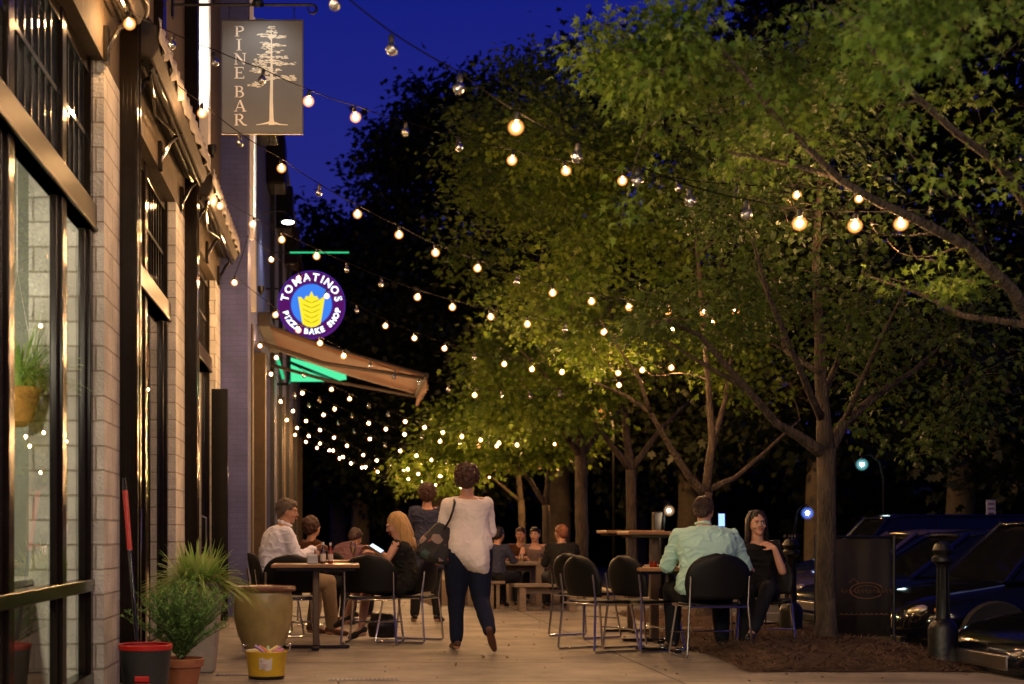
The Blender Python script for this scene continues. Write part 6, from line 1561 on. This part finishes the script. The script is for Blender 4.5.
# ------------------------------------------------------------------ cars
def paint(name, c, rough=.10):
    m = mat(name, c, rough, var=.03, spec=.35); m.node_tree.nodes['Principled BSDF'].inputs['Coat Weight'].default_value = .15; m.node_tree.nodes['Principled BSDF'].inputs['Coat Roughness'].default_value = .05; return m
M['carblack'] = paint('black_car_paint', (.004,.004,.006)); M['carblue'] = paint('dark_blue_car_paint', (.006,.009,.045)); M['carsilver'] = paint('dark_violet_car_paint', (.07,.06,.12))
M['carglass'] = mat('car_glass', (.006,.007,.010), .05, spec=.5); M['rubber'] = mat('tyre_rubber', (.015,.015,.015), .8); M['lens'] = mat('headlight_lens', (.7,.62,.5), .15, .6, spec=.9, var=.4, scale=18); M['amberlens'] = mat('amber_lens', (.5,.20,.03), .15); M['redlens'] = mat('red_lens', (.4,.01,.01), .2)
def car(label, loc, rz, m, L=4.6, H=1.45, W=1.8, suv=False, z=-.35):
    r = empty('parked_car', (loc[0], loc[1], z), rz)
    gc = .20; belt = H*.62; hl = L/2
    # stations along x: (x, half width, z bottom, z top of body)
    hood = belt*.93
    st_ = [(-hl, .60, .42, .60), (-hl+.03, .72, .34, belt*.90), (-hl+.18, .82, .26, belt*.99), (-hl+.7, .88, gc, belt*1.02), (-.9, .90, gc, belt*1.02), (.0, .90, gc, belt), (.9, .90, gc, belt*.99), (hl-1.05, .885, gc, belt*.97), (hl-.6, .86, gc, hood*.95), (hl-.25, .80, .23, hood*.86), (hl-.08, .70, .26, hood*.74), (hl, .55, .34, hood*.60)]
    vs = []; fs = []; n = 20; k_ = W/1.8
    for (x, hw, z0_, z1_) in st_:
        zc = (z0_+z1_)/2; hh = (z1_-z0_)/2
        for k in range(n):
            a = 2*math.pi*k/n; ca, sa = math.cos(a), math.sin(a)
            vs.append((x, hw*k_*math.copysign(abs(ca)**.42, ca), zc+hh*math.copysign(abs(sa)**.5, sa)))
    for i in range(len(st_)-1):
        for k in range(n): a = i*n+k; b = i*n+(k+1) % n; fs.append((a, b, b+n, a+n))
    fs.append(tuple(range(n))); fs.append(tuple((len(st_)-1)*n+k for k in range(n)))
    body = MB().add(vs, fs).build('body', m, r, smooth=True, sharp=50)
    # greenhouse
    xf = hl-1.15 if not suv else hl-1.0; xb = -hl+(.45 if not suv else .10); rf = xf-.85 if not suv else xf-.6; rb = xb+(.85 if not suv else .25)
    gh = []
    def sec(x, hw, z_): return [(x, -hw, z_), (x, hw, z_)]
    zb0 = belt*.94
    low = [(xf, .76*k_), (xf-.5, .80*k_), (0, .82*k_), (xb+.5, .80*k_), (xb, .72*k_)]
    ws = [(rf, .56*k_), (rf-.3, .60*k_), ((rf+rb)/2, .62*k_), (rb+.3, .60*k_), (rb, .56*k_)]
    vs = []; fs = []
    for (x, h) in low: vs += [(x, -h, zb0), (x, h, zb0)]
    for i, (x, h) in enumerate(ws): vs += [(x, -h, H-(.05 if i in (0, 4) else .012)), (x, h, H-(.05 if i in (0, 4) else .012))]
    for i in range(4):
        fs.append((2*i, 2*i+2, 10+2*i+2, 10+2*i)); fs.append((2*i+1, 10+2*i+1, 10+2*i+3, 2*i+3)); fs.append((10+2*i, 10+2*i+2, 10+2*i+3, 10+2*i+1)); fs.append((2*i, 2*i+1, 2*i+3, 2*i+2))
    fs.append((0, 10, 11, 1)); fs.append((8, 9, 19, 18))
    MB().add(vs, fs).build('windows', M['carglass'], r, bevel=.03)
    rv = MB(); 
    rvs = []; rfs = []
    for i, (x, h) in enumerate(ws):
        for u in (-1, -.5, 0, .5, 1): rvs.append((x+(.06 if i == 0 else (-.06 if i == 4 else 0)), u*(h+.015), H+.008+.025*(1-u*u)-(.055 if i in (0, 4) else 0)))
    for i in range(4):
        for j in range(4): a = i*5+j; rfs.append((a, a+1, a+6, a+5))
    o = MB().add(rvs, rfs).build('roof', m, r, smooth=True); o.modifiers.new('t', 'SOLIDIFY').thickness = .03
    for sy in (-1, 1):
        for (a, b_) in ((low[0], ws[0]), (low[4], ws[4]), ((0, .825*k_), (-.05, .615*k_))): MB().tube([(a[0], sy*(a[1]-.0), zb0), (b_[0], sy*(b_[1]+.01), H-.02)], .032, 6).build('pillar', m, r, smooth=True)
        for xw in (hl-.85, -hl+.85):
            rw = .33 if not suv else .37
            wh = MB().lathe([(rw*.62,-.10),(rw*.95,-.11),(rw,-.07),(rw,.07),(rw*.95,.11),(rw*.62,.10)], (0,0,0), 28); o = wh.build('wheel', M['rubber'], r, smooth=True)
            o.rotation_euler = (R(90), 0, 0); o.location = (xw, sy*.80*k_, rw)
            ri = MB().lathe([(rw*.60,.095),(rw*.63,.115),(rw*.55,.10)], (0,0,0), 24, capb=False, capt=False)
            for q in range(6): a = q*math.pi/3; ri.tube([(0,0,.10), (math.cos(a)*rw*.58, math.sin(a)*rw*.58, .10)], .022, 5)
            ri.v = [(x_, y_, -z_*sy) for (x_, y_, z_) in ri.v]; ri.build('rim', M['steel'], o)
        hx = hl-.20; hz = hood*.70
        MB().ell((hx, sy*.62*k_, hz), (.15,.12,.06), 16, 10, Matrix.Rotation(R(-32*sy), 3, 'Z') @ Matrix.Rotation(R(14), 3, 'Y')).build('headlight', M['lens'], r, smooth=True)
        MB().ell((hx-.13, sy*.79*k_, hz+.01), (.08,.03,.035), 12, 8).build('indicator', M['amberlens'], r, smooth=True)
        MB().ell((-hl+.10, sy*.68*k_, belt*.82), (.10,.13,.09), 12, 8).build('tail_light', M['redlens'], r, smooth=True)
        MB().ell((xf-.35, sy*(.95*k_), belt*1.06), (.07,.09,.06), 12, 8).tube([(xf-.33, sy*.80*k_, belt*1.0), (xf-.33, sy*.93*k_, belt*1.03)], .02).build('wing_mirror', m, r, smooth=True)
        MB().tube([(.35, sy*.905*k_, belt*.84), (.15, sy*.905*k_, belt*.84)], .012).build('door_handle', M['chrome'], r, smooth=True)
    MB().box(hl-.03, hl+.01, -.42*k_, .42*k_, hood*.48, hood*.62).build('grille', M['steel'], r, bevel=.01)
    MB().box(hl-.06, hl+.02, -.62*k_, .62*k_, .27, .36).build('bumper_vent', M['blackplastic'], r, bevel=.01)
    return tag(r, label, 'car', 'cars parked beyond the kerb')
# noses point to the kerb (-X): rotation 180 degrees
car('black parked car whose rounded headlight shows at the bottom right corner', (7.22, 11.05), R(183), M['carblack'], 4.7, 1.42, 1.8)
car('tall dark parked car behind the iron bollard, its amber headlight glinting', (8.1, 15.2), R(180), M['carblack'], 4.8, 1.56, 1.9, True)
car('low parked car whose violet roof edge shines behind the near trunk', (9.3, 22.6), R(180), M['carsilver'], 4.9, 1.46, 1.85)
car('blue parked car glimpsed between the woman in black and the near trunk', (8.4, 19.2), R(182), M['carblue'], 4.5, 1.44, 1.8)
car('dark blue parked car in the row farther back, mostly hidden', (10.6, 26.2), R(180), M['carblue'], 4.8, 1.75, 1.9, True)
